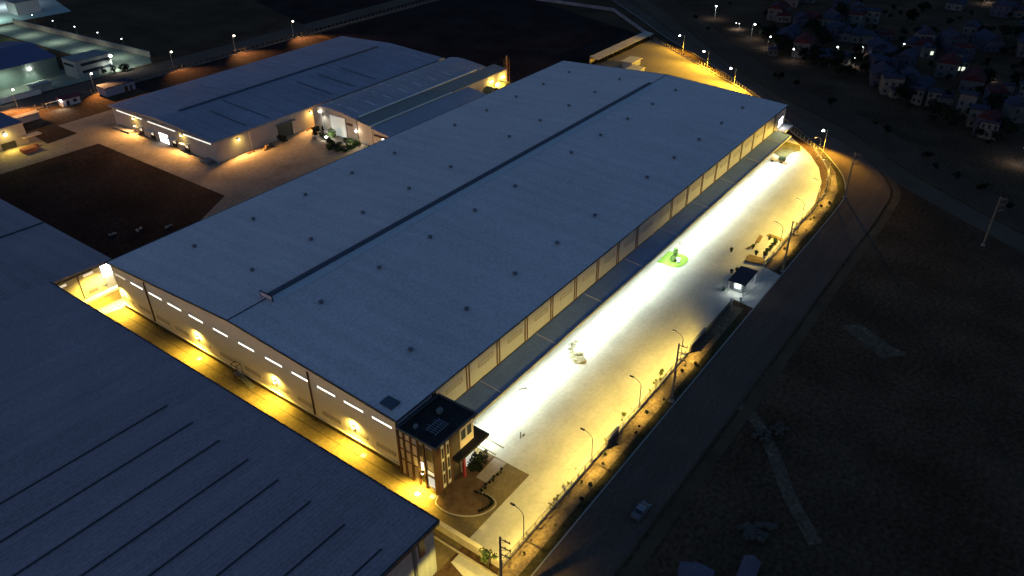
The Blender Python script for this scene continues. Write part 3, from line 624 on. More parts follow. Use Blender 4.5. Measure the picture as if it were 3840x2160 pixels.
# yard lamp posts
def make_lamp(h=7.2, reach=1.9):
    t = thing('lamp_post', (0,0,0), 'x', 'lamp post')
    MB().tube((0,0,0),(0,0,h*.8),.13,.09,8).obj('pole', pole_m, t)
    k = MB(); pr_ = None
    for i in range(9):
        a = i/8; p = (0, reach*a**1.5, h*.8+(h*.2)*math.sin(a*math.pi/2))
        if pr_: k.tube(pr_, p, .07, .06, 6)
        pr_ = p
    k.obj('arm', pole_m, t)
    hd = MB().box(-.17,.17,reach-.05,reach+.85,h-.05,h+.14).obj('lamp_head', black_m, t)
    MB().box(-.13,.13,reach+.1,reach+.75,h-.09,h-.051).obj('lamp_glass', lamp_y, hd)
    MB().box(-.25,.25,-.25,.25,-.02,.2).obj('footing', kerb_m, t)
    return t
lp = make_lamp(); lps = [(.6,-28.0,0,'curved arm lamp post nearest the bottom corner of the yard fence',1.5),(23.2,-28.0,0,'second curved arm lamp post along the yard fence from the bottom corner',1.25),(42.5,-28.0,0,'third curved arm lamp post along the yard fence, left of the tall utility pole',1.2),(62.3,-28.0,0,'fourth curved arm lamp post along the fence, by the dark wall near the gate',1.1),
 (126,-28.0,0,'curved arm lamp post just past the guardhouse, beside the yellow plants',1.2),(144,-28.0,0,'curved arm lamp post halfway between the guardhouse and the fence bend',1.05),(161,-27.7,.1,'curved arm lamp post where the yard fence starts to bend',1.05),(179,-25.0,.45,'curved arm lamp post in the middle of the fence bend',.6),(197,-16.2,.8,'curved arm lamp post near the far corner of the big warehouse',.3)]
for i, (x, y, rz, lb, pw) in enumerate(lps):
    t = put(lp, i == 0, (x, y, .04), rz, lb, 'lamp posts along the yard fence')
    dx, dy = -math.sin(rz), math.cos(rz)
    s_ = spot(t, (x+dx*2.3, y+dy*2.3, 7.05), (x+dx*5.6, y+dy*5.6, 0), 1600*pw, SOD, 160, .45, .2, batwing=2.2)
    s_.location = (0, 2.3, 7.0); s_.rotation_euler = (R(31), 0, 0)
# ================================================================ FENCES
def railing(name, line, h, label, cat='fence', post=2.4, base=.5, mbase=wall_m, bars=.32):
    a0 = Vector((*line[0], 0)); t = thing(name, a0, label, cat)
    bs = MB(); rl = MB(); ps = MB(); acc = 0
    for i in range(len(line)-1):
        a = Vector((*line[i], 0)); b = Vector((*line[i+1], 0)); d = (b-a); ln = d.length; an = math.atan2(d.y, d.x); c = (a+b)/2
        bs.obox((c.x,c.y,base/2),(ln,.22,base),an)
        for z in (base+.15, h-.1): rl.obox((c.x,c.y,z),(ln,.05,.06),an)
        s_ = acc
        while s_ < ln:
            p = a+d*(s_/ln); rl.obox((p.x,p.y,(h+base)/2),(.03,.03,h-base),an); s_ += bars
        acc = s_-ln
    tot = 0
    for i in range(len(line)-1):
        a = Vector((*line[i], 0)); b = Vector((*line[i+1], 0)); d = b-a; s_ = (-tot) % post
        while s_ < d.length: p = a+d*(s_/d.length); bs.obox((p.x,p.y,h/2),(.18,.18,h+.1)); s_ += post
        tot += d.length
    bs.obj('base_wall', mbase, t); rl.obj('railing', rail_m, t); return t
railing('fence', [(-6.2,-28.4),(28,-28.4)], 1.9, 'railing fence from the bottom corner of the yard to the first dark panel')
railing('fence', [(32.5,-28.4),(66,-28.4)], 1.9, 'railing fence on a low wall between the two dark gate panels of the yard')
railing('fence', FL2[:26], 1.9, 'railing fence on a low wall curving round the far bend of the yard')
railing('fence', FL2[25:], 1.9, 'railing fence along the rear yard, beneath the three white street lamps', bars=.6)
for (x0, x1, lb) in ((28,32.5,'short dark solid panel in the yard fence, nearest the bottom corner'),(66,74,'long dark solid panel in the yard fence, left of the gate')):
    q = thing('hoarding', (x0,-28.4,0), lb, 'hoarding')
    MB().box(x0+.02,x1,-28.75,-28.35,0,2.3).obj('panel', mat('dark panel', (.12,.10,.10), .8), q); MB().box(x0-.0,x1+.05,-28.85,-28.25,2.3,2.45).obj('cap', grey_m, q)
    MB().box(x0+.3,x1-.3,-29.0,-28.751,.2,1.2).obj('planter', mat('dark planter', (.05,.04,.04), .8), q)
q = thing('gate', (74,-28.4,0), 'low dark sliding gate drawn back beside the yard entrance', 'gate')
k = MB(); k.box(74.2,90,-28.5,-28.4,.1,.25).box(74.2,90,-28.5,-28.4,1.5,1.62)
for i in range(53): k.box(74.3+.3*i,74.36+.3*i,-28.48,-28.42,.25,1.5)
k.obj('leaf', mat('gate leaf', (.05,.05,.05), .6), q); MB().box(89.9,90.4,-28.7,-28.2,0,2.0).obj('post', white_m, q)
# boundary wall at the bottom
q = thing('boundary_wall', (-6.4,-20,0), 'thick pale boundary wall from the foreground warehouse down to the bottom corner pole', 'wall')
MB().box(-6.7,-6.25,-28.5,-12.6,0,2.0).obj('wall', wall_m, q); MB().box(-6.85,-6.1,-28.6,-12.6,2.0,2.12).obj('coping', mat('coping', (.52,.45,.33), .9), q)
railw = tag(MB().box(-8.4,-8.2,-36,-12.6,0,.5).obj('drain_wall', wall_m, off=(-8,-20,0)), 'low wall edging the dark ditch outside the boundary wall', 'wall')
struct(MB().prism([(-10.5,-20.9),(-8.4,-20.9),(-8.4,-36),(-12,-36),(-40,-36),(-40,-30),(-13,-30)], 0, .05), 'side_path', concrete)
pl = make_lamp(); pl.location = (-15,-33,.05); tag(pl, 'lamp post over the yellow lit path outside the bottom boundary wall', 'lamp post'); o = spot(pl, (-15,-30.7,7), (-15,-30.7,0), 4500, SOD, 160, .6, .2, batwing=1.8); o.location = (0,2.3,6.9); o.rotation_euler = (R(8),0,0)
struct(MB().prism([(-16,-23.5),(-11.6,-24.2),(-11.4,-28),(-12.4,-31),(-18,-31)], .05, .09), 'red_paving', mat('red paving', (.16,.035,.02), .9, .2, 1))
# shrubs on the verge
vs = make_shrub('x', .9, .55, leafd_m, 31, n=80, size=.15); rr = random.Random(3); first = True
for i in range(26):
    x = rr.choice((rr.uniform(-4,64), rr.uniform(-4,64), rr.uniform(116,205)))
    if x > 160: a = FL2[min(len(FL2)-1, int((x-160)/45*16)+10)]; px, py = a[0]+rr.uniform(.8,3), a[1]-rr.uniform(1.0,3.4)
    else: px, py = x, -29.2-rr.uniform(0,2.4)
    put(vs, first, (px, py, .04), i, 'small dark bush on the lit verge outside the yard fence', 'bushes scattered on the verge', rr.uniform(.35,.9)); first = False
ys = make_shrub('x', .9, .5, mat('yellow green leaf', (.20,.21,.04), .9), 33, n=70, size=.13); rr = random.Random(4); first = True
for i in range(16):
    x = rr.uniform(2,60); put(ys, first, (x, -27.4+rr.uniform(-.3,1.0), .06), i, 'yellowish weed growing along the inside of the yard fence', 'weeds inside the yard fence', rr.uniform(.4,1.1)); first = False
# potted plants and pallets near the guardhouse
pp = thing('potted_plant', (0,0,0), 'x', 'potted plant'); MB().tube((0,0,0),(0,0,.5),.28,.38,8).obj('pot', mat('terracotta', (.20,.08,.04), .9), pp); MB().leaves((0,0,1.0),.6,110,.17,random.Random(9)).obj('crown', leaf_m, pp)
first = True; nm = ['nearest the gate','second from the gate','in the middle','second from the far end','at the far end']
for i in range(5):
    put(pp, first, (118.6+i*2.0,-26.5+.1*(i % 2),.06), i, 'potted plant %s in the row of five past the guardhouse' % nm[i], 'row of potted plants past the guardhouse'); first = False
for i, (X, Y, lb) in enumerate(((2822,932,'lone potted plant by the pallets, on the yellow lit concrete'),(2835,956,'potted plant touching the stacked pallets past the guardhouse'),(2742,945,'lone potted plant nearest the white lit yard'),(2885,900,'potted plant in the pair near the far timber beam'),(2905,907,'potted plant right beside the tall pole, by the far timber beam'))):
    p = gp(X, Y); put(pp, False, (p.x, p.y, .06), i, lb, 'potted plants standing about the yard', .9)
for i, ((X0, Y0), (X1, Y1), lb) in enumerate((((2795,975),(2868,990),'timber pallet stack lying behind the guardhouse'),((2802,962),(2865,978),'second timber stack, just beyond the pallets behind the guardhouse'),((2878,882),(2945,906),'long timber beam lying near the tall utility pole'),((2855,885),(2838,912),'short timber beam angled towards the green island'),((2838,914),(2795,936),'thin timber pole lying at an angle in the yard'))):
    a = gp(X0, Y0); b = gp(X1, Y1); c = (a+b)/2; d = b-a; h = (.5,.35,.3,.22,.12)[i]; k = MB()
    for j in range(3): k.obox((c.x+(-d.y)/d.length*(j-1)*h*1.6, c.y+d.x/d.length*(j-1)*h*1.6, .06+h/2), (d.length*(1-.06*j), h*1.4, h), math.atan2(d.y, d.x))
    tag(k.obj('timber_stack', wood_m, off=(c.x,c.y,.06)), lb, 'timber')
# guardhouse
G = thing('guardhouse', (99,-27.6,0), 'small white guardhouse with a dark overhanging flat roof at the yard gate', 'guardhouse')
MB().box(96.6,100.2,-28.6,-26.2,.05,3.3).obj('wall', white_m, G)
MB().box(94.9,103.4,-29.8,-25.2,3.6,3.95).obj('roof', mat('guard roof', (.06,.055,.07), .9, .2, .6), G)
for (x, y) in ((95.2,-25.5),(95.2,-29.5),(103.1,-29.5),(103.1,-25.5)): MB().tube((x,y,.05),(x,y,3.6),.14).obj('column', white_m, G)
q = frame(MB(), 'x', 96.598, -28.3, -26.5, 1.0, 2.8, .12, .08).obj('window', white_m, G); MB().box(96.52,96.597,-28.2,-26.6,1.1,2.7).obj('pane', emi('guard window', (.9,1,.95), 1.2), q)
MB().box(97.3,98.5,-28.68,-28.601,.05,2.4).obj('door', glass_m, G)
q = MB().box(95.6,96.4,-27.7,-27.3,3.45,3.59).obj('lamp', lamp_w, G); area(q, (96.0,-27.5,3.4), (96.0,-27.5,0), 150, (.82,1,.97), 1.2, .6)
area(q, (101.6,-28.9,3.4), (101.6,-30,0), 60, (.8,.95,1), 1, .6)
b_ = thing('barrier', (93.6,-29.6,0), 'white barrier arm raised at a slant beside the guardhouse', 'barrier'); MB().box(93.3,93.9,-30,-29.4,.05,1.1).obj('base', white_m, b_); a = gp(2812,1098); MB().tube((93.9,-30.0,1.0),(101.0,-32.2,2.6),.09).obj('arm', white_m, b_)
b2 = thing('utility_box', (92.6,-24,0), 'small green grey cabinet on the yard side of the guardhouse', 'cabinet'); MB().box(95.0,95.8,-24.6,-23.9,.06,1.3).obj('body', mat('cabinet green', (.08,.14,.10), .7), b2); MB().box(94.9,95.9,-24.7,-23.8,1.3,1.4).obj('lid', grey_m, b2)
p3 = dup(pp, (105.8,-23.7,.06), 1, 'potted plant at the back corner of the guardhouse roof', 'potted plants standing about the yard'); dup(pp, (104.6,-22.6,.06), 2, 'potted plant standing alone between guardhouse and green island', 'potted plants standing about the yard', .8)
cv = None
for i, (X, Y, lb) in enumerate(((1565,1853,'pale square cover slab in the alley, farthest from the office wall'),(1622,1862,'pale square cover slab beside the kerb at the office front'),(1362,1708,'pale square cover slab in the alley by the third window strip from the office'),(748,1345,'pale square cover slab halfway along the alley channel'),(430,1158,'pale square cover slab on the apron at the far alley end'))):
    p = gp(X, Y, .1)
    if cv is None: cv = MB().box(-.5,.5,-.5,.5,0,.06).obj('cover_slab', mat('cover slab', (.62,.58,.48), .8)); q = cv
    else: q = cv.copy(); C.objects.link(q)
    q.location = (p.x, p.y, .085 if i == 4 else .05); q.rotation_euler = (0,0,.1*i); tag(q, lb, 'cover slab', 'cover slabs in the alley')
# loose things in the yard
for i, (X, Y, lb) in enumerate(((1952,1632,'small dark scrap lying flat in the lower yard, in front of the office'),(2437,1415,'thin bar'),(1960,1457,'thin dark bar lying in the white glare near the office'),(2550,915,'short dark bar lying in the white glare past the green island'),(2070,1895,'pair of dark blocks beside the fence near the bottom lamp post'))):
    if i == 1: continue
    p = gp(X, Y, .1); k = MB().obox((p.x,p.y,.13),(1.7,.22,.14),.6+i).obox((p.x+.4,p.y-.5,.12),(.7,.35,.12),.2+i)
    tag(k.obj('scrap_metal', rail_m, off=(p.x,p.y,.06)), lb, 'scrap')
q = thing('flatbed_trailer', (0,0,0), 'flat trailer with a dark load at the far end of the white lit yard', 'trailer'); a = gp(2890,602); b = gp(2942,612); c = (a+b)/2; q.location = (c.x, c.y, .06); q.rotation_euler = (0,0,math.atan2((b-a).y,(b-a).x)); 
MB().box(-2.6,2.6,-1,1,.75,.95).obj('deck', wood_m, q, off=(0,0,0)); MB().box(.2,2.4,-.9,.9,.95,1.9).obj('load', leafd_m, q, off=(0,0,0))
for x in (-1.6,1.5):
    for y in (-1.0,1.0): MB().tube((x,y-.12,.36),(x,y+.12,.36),.36,.36,12).obj('wheel', tyre_m, q, off=(0,0,0))
ks = None
for i, (y0, x0) in enumerate(((-11.9,16.2),(-11.7,13.8))):
    for j in range(11):
        if ks is None: ks = MB().obox((0,0,.06), (.26,.28,.12)).obj('parking_stop', mat('kerb stop', (.16,.14,.05), .9)); q = ks
        else: q = ks.copy(); C.objects.link(q)
        q.location = (x0+.02*j, y0+.45*j, .06); tag(q, 'small block in the %s dotted line beside the office entrance canopy' % ('outer' if i == 0 else 'inner'), 'parking stop', 'parking stops by the office')
# car on the road
car = thing('car', (17.5,-41.8,.03), 'silver grey saloon car driving alone on the dark road at the lower right', 'car'); car.rotation_euler = (0,0,R(-3))
prof = [(-2.2,.35),(-2.2,.85),(-1.9,.98),(-1.15,1.02),(-.6,1.42),(.75,1.45),(1.3,1.02),(2.05,.92),(2.25,.7),(2.25,.35)]
MB().yprism(prof, -.87, .87).obj('body', car_m, car, off=(0,0,0))
MB().yprism([(.78,1.44),(1.30,1.06),(1.34,1.10),(.80,1.50)], -.74, .74).obj('windscreen', glass_m, car, off=(0,0,0)); MB().yprism([(-.64,1.42),(-1.16,1.06),(-1.20,1.10),(-.66,1.48)], -.72, .72).obj('rear_window', glass_m, car, off=(0,0,0))
MB().box(-.6,.8,-.70,.70,1.46,1.50).obj('roof_panel', mat('car roof', (.20,.20,.23), .3), car, off=(0,0,0))
for x in (-1.4,1.4):
    for y in (-.82,.82):
        wq = MB().tube((x,y-.1,.33),(x,y+.1,.33),.33,.33,12).obj('wheel', tyre_m, car, off=(0,0,0)); MB().tube((x,y-.12,.33),(x,y+.12,.33),.18,.18,8).obj('rim', grey_m, wq, off=(0,0,0))
for y in (-.65,.65): MB().box(2.2,2.28,y-.17,y+.17,.6,.78).obj('headlight', white_m, car, off=(0,0,0)); MB().box(-2.24,-2.18,y-.17,y+.17,.7,.86).obj('tail_light', maroon_m, car, off=(0,0,0))
# rubble by the road at the right
for i, (X, Y, s, lb) in enumerate(((2875,1635,1.6,'pale rubble heap on the dark ground right of the road, nearest the road'),(2835,1985,1.9,'broken pale slabs on the dark ground at the lower right'),(2925,1610,1.0,'smaller rubble heap right behind the pale one'))):
    p = gp(X, Y); k = MB(); rr = random.Random(40+i)
    for j in range(14): k.obox((p.x+rr.uniform(-1.6,1.6)*s,p.y+rr.uniform(-1.2,1.2)*s,.3+rr.uniform(0,.3)),(rr.uniform(.5,1.5)*s*.8,rr.uniform(.4,1.1)*s*.8,rr.uniform(.3,.7)),rr.uniform(0,3))
    tag(k.obj('rubble_heap', rubbled_m, off=(p.x,p.y,0)), lb, 'rubble heap')
# low sheds, bottom right
for i, (x, y, sx, sy, rz, lb) in enumerate(((7.5,-56.5,7,5,.3,'blue grey roofed shed cut by the bottom edge of the photo'),(14.5,-62.5,6,2.2,.1,'narrow pale roofed shed to the right of the blue grey one at the bottom edge'))):
    q = thing('shed', (x,y,0), lb, 'shed'); q.rotation_euler = (0,0,rz)
    MB().box(-sx/2,sx/2,-sy/2,sy/2,0,2.6).obj('wall', vill_a, q, off=(0,0,0)); MB().xprism([(-sy/2-.3,2.6),(0,3.5),(sy/2+.3,2.6),(sy/2+.3,2.5),(0,3.4),(-sy/2-.3,2.5)], -sx/2-.3, sx/2+.3).obj('roof', mat('shed blue roof', (.10,.09,.13), .8, .2, .5), q, off=(0,0,0))
# ================================================================ REAR YARD: bicycle sheds, NE street lamps
q = thing('bicycle_shed', (272,104,0), 'long open shed with a pale roof at the far edge of the yellow rear yard', 'shed')
MB().xprism([(103.5,2.6),(108.2,3.4),(108.2,3.55),(103.5,2.75)], 246, 303).obj('roof', mat('shed pale roof', (.40,.36,.30), .7), q)
MB().xprism([(107.9,0),(108.15,0),(108.15,3.4),(107.9,3.4)], 246, 303).obj('wall', wall_m, q)
k = MB()
for i in range(20): k.tube((247+2.9*i,103.8,0),(247+2.9*i,103.8,2.62),.07,.07,6)
k.obj('posts', rail_m, q)
k = MB(); rr = random.Random(2)
for i in range(50): x = 250+i*1.0; k.box(x,x+.5,104.2,105.8,.05,1.0+rr.uniform(-.1,.2))
tag(k.obj('motorbikes', tyre_m, off=(275,105,0)), 'row of parked motorbikes in shadow beneath the long pale shed roof', 'motorbikes')['kind'] = 'stuff'
q = thing('pump_house', (256,92,0), 'small cream pump house with a bright pale roof in the rear yard', 'hut'); MB().box(250,258.5,87.5,92.5,.05,2.9).obj('wall', cream_x, q); MB().box(249.4,259.2,86.9,93.1,2.9,3.15).obj('roof', mat('pump roof', (.62,.56,.36), .7), q); MB().box(251,252.2,87.4,87.499,.05,2.2).obj('door', brown, q)
q = thing('annex', (243,84,0), 'low cream annex in front of the small pump house in the rear yard', 'hut'); MB().box(236,248.5,80,86,.05,2.4).obj('wall', cream_x, q); MB().box(235.7,248.8,79.7,86.3,2.4,2.6).obj('roof', mat('pump roof', (.62,.56,.36)), q)
# ---- street lamps with glowing heads
def make_street(glow, h=8.6, reach=2.6):
    t = thing('street_lamp', (0,0,0), 'x', 'street lamp')
    MB().tube((0,0,0),(0,0,h),.15,.09,8).obj('pole', pole_m, t); MB().tube((0,0,h-.1),(0,reach,h+.6),.07,.05,6).obj('arm', pole_m, t)
    hd = MB().box(-.2,.2,reach-.1,reach+.7,h+.5,h+.66).obj('lamp_head', grey_m, t); MB().ball((0,reach+.4,h+.4),.42,10,7,0,.8).obj('lamp_glass', glow, hd); return t
sl_ = make_street(lamp_w)
ne = [(gp(2560,200),'white street lamp beside the rear yard fence, farthest of the four on that road'),(gp(2650,262),'white street lamp beside the rear yard fence, second farthest of the four'),(gp(2750,330),'white street lamp behind the far corner of the big blue roof'),(gp(3085,572),'white street lamp at the bend of the yard fence, near the white corner stair')]
for i, (p, lb) in enumerate(ne):
    t = put(sl_, i == 0, (p.x, p.y, 0), R(62) if i < 3 else R(75), lb, 'white street lamps on the service road')
    o = spot(t, (p.x, p.y, 8), (p.x+.1, p.y, 0), (10500,10500,9500,250)[i], (1,.60,.05), 160, .5, .3, batwing=2.0); o.location = (0, 3.0, 8.4); o.rotation_euler = (R(34), 0, 0)
ny = make_street(lamp_o, 8, 1.0)
nw = [(650,275,'farther'),]
for i, (X, Y, lb) in enumerate(((650,250,'warm street lamp just behind the back left corner of the second warehouse'),(882,187,'warm street lamp behind the middle of the second warehouse'),(1100,130,'warm street lamp behind the far end of the second warehouse'),(355,335,'warm street lamp between the red roofed gatehouse and the cream hut'),(65,398,'warm street lamp near the left edge, above the bus shelter'),(6,400,'bright white lamp cut by the left edge of the photo'))):
    p = gp(X, Y, 1.2); t = put(ny, i == 0, (p.x, p.y, 0), R(180), lb, 'warm street lamps along the left perimeter')
    spot(t, (p.x, p.y-1.4, 8.0), (p.x, p.y-9, 0), (24000,22000,24000,10000,8000,4000)[i], ORA, 104, 1., .2, batwing=1.8).location = (0, 1.8, 8.0)
for o in list(bpy.data.objects):
    if o.type == 'LIGHT' and o.parent and o.parent.name.startswith('street_lamp') and o.parent['label'].startswith(('warm', 'bright')): o.rotation_euler = (R(50), 0, 0)
nt_ = make_street(emi('lamp tiny', (.9,1,.95), 7), 6, .8)
for i, (X, Y, lb) in enumerate(((135,92,'tiny far street lamp nearest the green glow at the top left'),(212,114,'second tiny far street lamp from the green glow at the top left'),(294,137,'third tiny far street lamp, in the middle of the five above the long wall'),(380,160,'fourth tiny far street lamp from the top left above the long wall'),(470,185,'tiny far street lamp nearest the end of the long wall'))):
    p = gp(X, Y); put(nt_, i == 0, (p.x, p.y, 0), 0, lb, 'tiny street lamps along the long wall', .8)
# ---- left perimeter things
def hut(x0, x1, y0, y1, h, label, wm, rm, cat='building', name='building', over=.35, pitch=0):
    t = thing(name, ((x0+x1)/2,(y0+y1)/2,0), label, cat); MB().box(x0,x1,y0,y1,0,h).obj('wall', wm, t)
    if pitch: MB().xprism([(y0-over,h),((y0+y1)/2,h+pitch),(y1+over,h),(y1+over,h-.12),((y0+y1)/2,h+pitch-.15),(y0-over,h-.12)], x0-over, x1+over).obj('roof', rm, t)
    else: MB().box(x0-over,x1+over,y0-over,y1+over,h+.003,h+.25).obj('roof', rm, t)
    return t
t = hut(86,99.5,254.5,261,3.6,'cream flat roofed hut beside the orange lit lane behind the second warehouse', cream_x, vroof, 'hut', 'hut')
MB().box(94.5,96,254.4,254.499,.1,2.4).box(97,98,254.4,254.499,.1,2.4).obj('door', brown, t)
t = hut(68.5,76,257.5,261.5,3.0,'small gatehouse with a red roof and a white light under its awning', white_m, redroof_m, 'gatehouse', 'gatehouse', .6, 1.2)
MB().box(70,71.2,257.4,257.499,.1,2.2).box(73,74.5,257.4,257.499,1,2.2).obj('window', glass_m, t); MB().ball((68.0,257.4,2.9),.4,8,5).obj('lamp', lamp_w, t); spot(t, (67.2,256.4,3.0), (64.5,253,0), 2600, (.85,1,.93), 140, .8)
MB().box(62,68,258,258.3,3.0,3.2).tube((62.3,258.1,0),(62.3,258.1,3),.1).obj('awning', white_m, t)
t = hut(40,56,252,254.6,2.6,'bus shelter with a long pale roof left of the gatehouse', cream_x, mat('shelter roof', (.34,.27,.26), .8), 'shelter', 'shelter', .5)
t = hut(8,40.5,229,247,8,'grey rendered building cut by the left edge, yellow lamp on its near wall', mat('left building render', (.36,.33,.30), .9, .15, .3), mat('left building roof', (.15,.13,.20), .8, .1, .2), 'building', 'building', .3)
MB().box(38,44.5,225.5,228.99,3.2,3.45).obj('awning', mat('awning', (.55,.42,.28), .8), t); q = MB().box(33,33.6,228.3,228.99,6,6.3).obj('wall_lamp', black_m, t); MB().ball((33.3,228.1,5.8),.55,8,5).obj('lamp_glass', lamp_y, q); spot(q, (33.3,227.2,5.6), (34,220,0), 7500, SOD, 155, .8); spot(q, (33.3,226.8,5.6), (33.3,229,4.5), 700, SOD, 160, .8)
MB().box(27,29.2,228.9,228.99,.1,3).obj('green_lit_door', emi('green door', (.15,.95,.60), 1.0), t); MB().box(31,36,228.88,228.99,.1,2.6).obj('dark_door', glass_m, t)
q = tag(MB().box(34,39,219,222.5,.09,1.4).box(36,41,222.7,224,.09,1.0).obj('crates', mat('crate red', (.22,.10,.07), .9), off=(37,221,.04)), 'low stacks of reddish crates in front of the grey building at the left edge', 'crates')
# factory beyond the perimeter road
t = hut(92,109,288.5,300,8.0,'two storey pale office with dark strip windows in the factory at the upper left', mat('factory office', (.35,.36,.33), .9, .1, .3), grey_m, 'office building', 'building', .2)
for z in (2.2,5.4): q = MB().box(94.5,108.4,288.4,288.499,z,z+1.3).obj('window', glass_m, t)
MB().box(91.9,91.999,290,299,5.3,6.4).obj('window', glass_m, t)
MB().ball((109.2,288.4,6.9),.6,8,6).obj('lamp', lamp_w, t); spot(t, (110.2,287.2,6.4), (112,287,0), 5200, (.85,1,.88), 165, .8); spot(t, (106,286,3), (104,289,3), 500, (.9,1,.9), 160, .8)
t = hut(30,91,303,349,8.5,'wide dark blue roofed factory hall at the upper left, one lamp washing its wall', mat('factory wall', (.20,.25,.21), .9, .15, .2), mat('factory roof', (.10,.10,.20), .7, .1, .05), 'warehouse', 'warehouse', .5, 3)
q = MB().box(77.7,78.3,302.3,302.99,6.4,6.7).obj('wall_lamp', black_m, t); MB().ball((78,302.2,6.2),.6,8,6).obj('lamp_glass', lamp_w, q); spot(q, (78,301.4,6.6), (78,302.2,0), 2600, (.80,1,.86), 100, .9); spot(q, (66,296,9), (66,298,0), 4800, (.8,1,.85), 160, .8)
t = thing('factory_wall', (20,284,0), 'long white low wall along the road in front of the factory at the left edge', 'wall'); MB().box(-20,72,283.2,283.6,0,2.2).obj('wall', white_m, t); MB().box(-20.1,72.1,283.1,283.7,2.2,2.35).obj('coping', grey_m, t)
spot(t, (58,286.5,6), (52,283.5,1), 2400, (.85,1,.9), 150, .8)
t = hut(70,78,285,289,3.0,'pale factory gate lodge between the white wall and the two storey office', mat('factory office', (.35,.36,.33)), grey_m, 'lodge', 'lodge', .5)
t = thing('factory_side_wall', (128,350,0), 'long pale boundary wall running away to the upper left below the tiny street lamps', 'wall'); a = Vector((131.5,294,0)); b = Vector((124.8,421,0)); c = (a+b)/2; d = b-a
MB().obox((c.x,c.y,1.4),(d.length,.4,2.8),math.atan2(d.y,d.x)).obj('wall', wall_m, t); MB().obox((c.x,c.y,2.88),(d.length,.6,.14),math.atan2(d.y,d.x)).obj('coping', grey_m, t)
for i in range(5): spot(t, (121-1.4*i, 306+27*i, 7), (121-1.4*i, 306+27*i, 0), 2400, (.80,1,.86), 160, .8)
hd = make_shrub('rounded dark hedge in front of the two storey factory office', 2.4, 1.8, leafd_m, 50, 'hedge', 260, .3, 'hedge'); hd.location = (112,284.8,0); hd.scale = (1.6,1,1.2)
for i, (x, y, s, lb) in enumerate(((103,286.4,1.2,'young tree left of the lamp on the two storey factory office'),(107.6,286.2,1.3,'young tree right beneath the lamp on the two storey factory office'))): dup(sh2, (x, y, .04), i, lb, 'young trees at the factory office', s)
# top left glowing yard
t = hut(136,150,440,452,7,'pale building in the green glow at the top left corner', white_m, grey_m, 'building', 'building', .3)
struct(MB().prism([(95,428),(160,424),(185,520),(95,520)], 0, .04), 'glowing_yard', mat('glow yard', (.35,.38,.36), .9, .2, .05))
spot(t, (118,440,11), (118,440,0), 16000, (.62,1,.84), 165, .8); spot(t, (142,470,12), (142,470,0), 14000, (.8,.95,1), 165, .8)
# second warehouse perimeter fence
railing('fence', [(60,263.5),(125,263.5),(180,262),(240,261),(330,256)], 2.2, 'pale mesh fence behind the second warehouse, running beside the warm street lamps', post=3, bars=1.0, base=.35, mbase=mat('pale fence', (.20,.19,.22), .9))
t = thing('field_wall', (345,200,0), 'pale low wall round the far dark field, bending towards the top of the photo', 'wall')
for a, b in ((gp(1900,-15),gp(2300,42)),(gp(2300,42),gp(2440,142))):
    c = (a+b)/2; d = b-a; MB().obox((c.x,c.y,.9),(d.length,.4,1.8),math.atan2(d.y,d.x)).obj('wall', mat('field wall', (.24,.23,.26), .9, .4, .3), t)
# plants by the second warehouse
bt = make_tree('x', 3.4, 2.2, leafd_m, 420, .3, seed=12, name='tree', clumps=8)
for i, (x, y, s, lb) in enumerate(((95.1,149.0,1,'round dark tree standing alone by the wall of the second warehouse'),(109.4,147.0,.85,'dark tree nearest the corner of the white lit portal'),(106.4,144.6,.75,'dark tree just left of the tree at the portal corner'),(112.5,146.2,.6,'small dark tree tucked against the portal'))):
    put(bt, i == 0, (x, y, .04), i*1.4, lb, 'dark trees in front of the arched hall', s)
bs_ = make_shrub('x', 1.5, 1.1, leafd_m, 60, n=150, size=.22); first = True
for i in range(9): put(bs_, first, (108.6-.9*i*.8+.3*(i % 2), 143.4-1.9*i, .04), i, 'low dark bush in the row bordering the paving before the portal', 'row of dark bushes before the portal', .95); first = False
gb = make_shrub('x', 1.4, 1.2, leaf_m, 61, n=170, size=.2); first = True; rr = random.Random(8)
for i in range(22): put(gb, first, (100.5+rr.uniform(0,10.5), 124.5+rr.uniform(0,9.5), .04), i, 'green bush in the planted bed before the lean to shed', 'green bushes in the bed before the shed', rr.uniform(.6,1.15)); first = False
lt = make_shrub('light green young tree lit white against the portal wall', 3.2, 1.3, leafl_m, 62, 'tree', 240, .22, 'tree'); lt.location = (109.8,138.5,.04); lt.scale = (1.2,1.2,1.2)
t = thing('garden_light', (108,141,0), 'bright white garden light on the paving in front of the portal', 'lamp'); MB().tube((106.8,138.6,.04),(106.8,138.6,1.0),.1).obj('post', grey_m, t); MB().ball((106.8,138.6,1.3),.5,10,6,0,.6).obj('globe', lamp_w, t); spot(t, (106.8,138.6,2.6), (108.5,138.2,0), 900, (.9,1,.93), 170, .6)
q = tag(MB().box(86.5,91,149.6,150.9,.04,.6).box(88,89.4,150,151,.6,1.3).obj('pallet_stack', wood_m, off=(88,150,.04)), 'low pile of pallets and boxes by the wall left of the round tree', 'pallets')
for i, (x, y, lb) in enumerate(((82.5,152.0,'dark bench against the wall right of the first yellow lamp'),(110.4,152.2,'dark bench under the yellow lamp beside the arched hall'))): tag(MB().box(x-1.6,x+1.6,y-.3,y+.3,.4,.55).box(x-1.4,x-1.2,y-.3,y+.3,.04,.4).box(x+1.2,x+1.4,y-.3,y+.3,.04,.4).obj('bench', brown, off=(x,y,.04)), lb, 'bench')
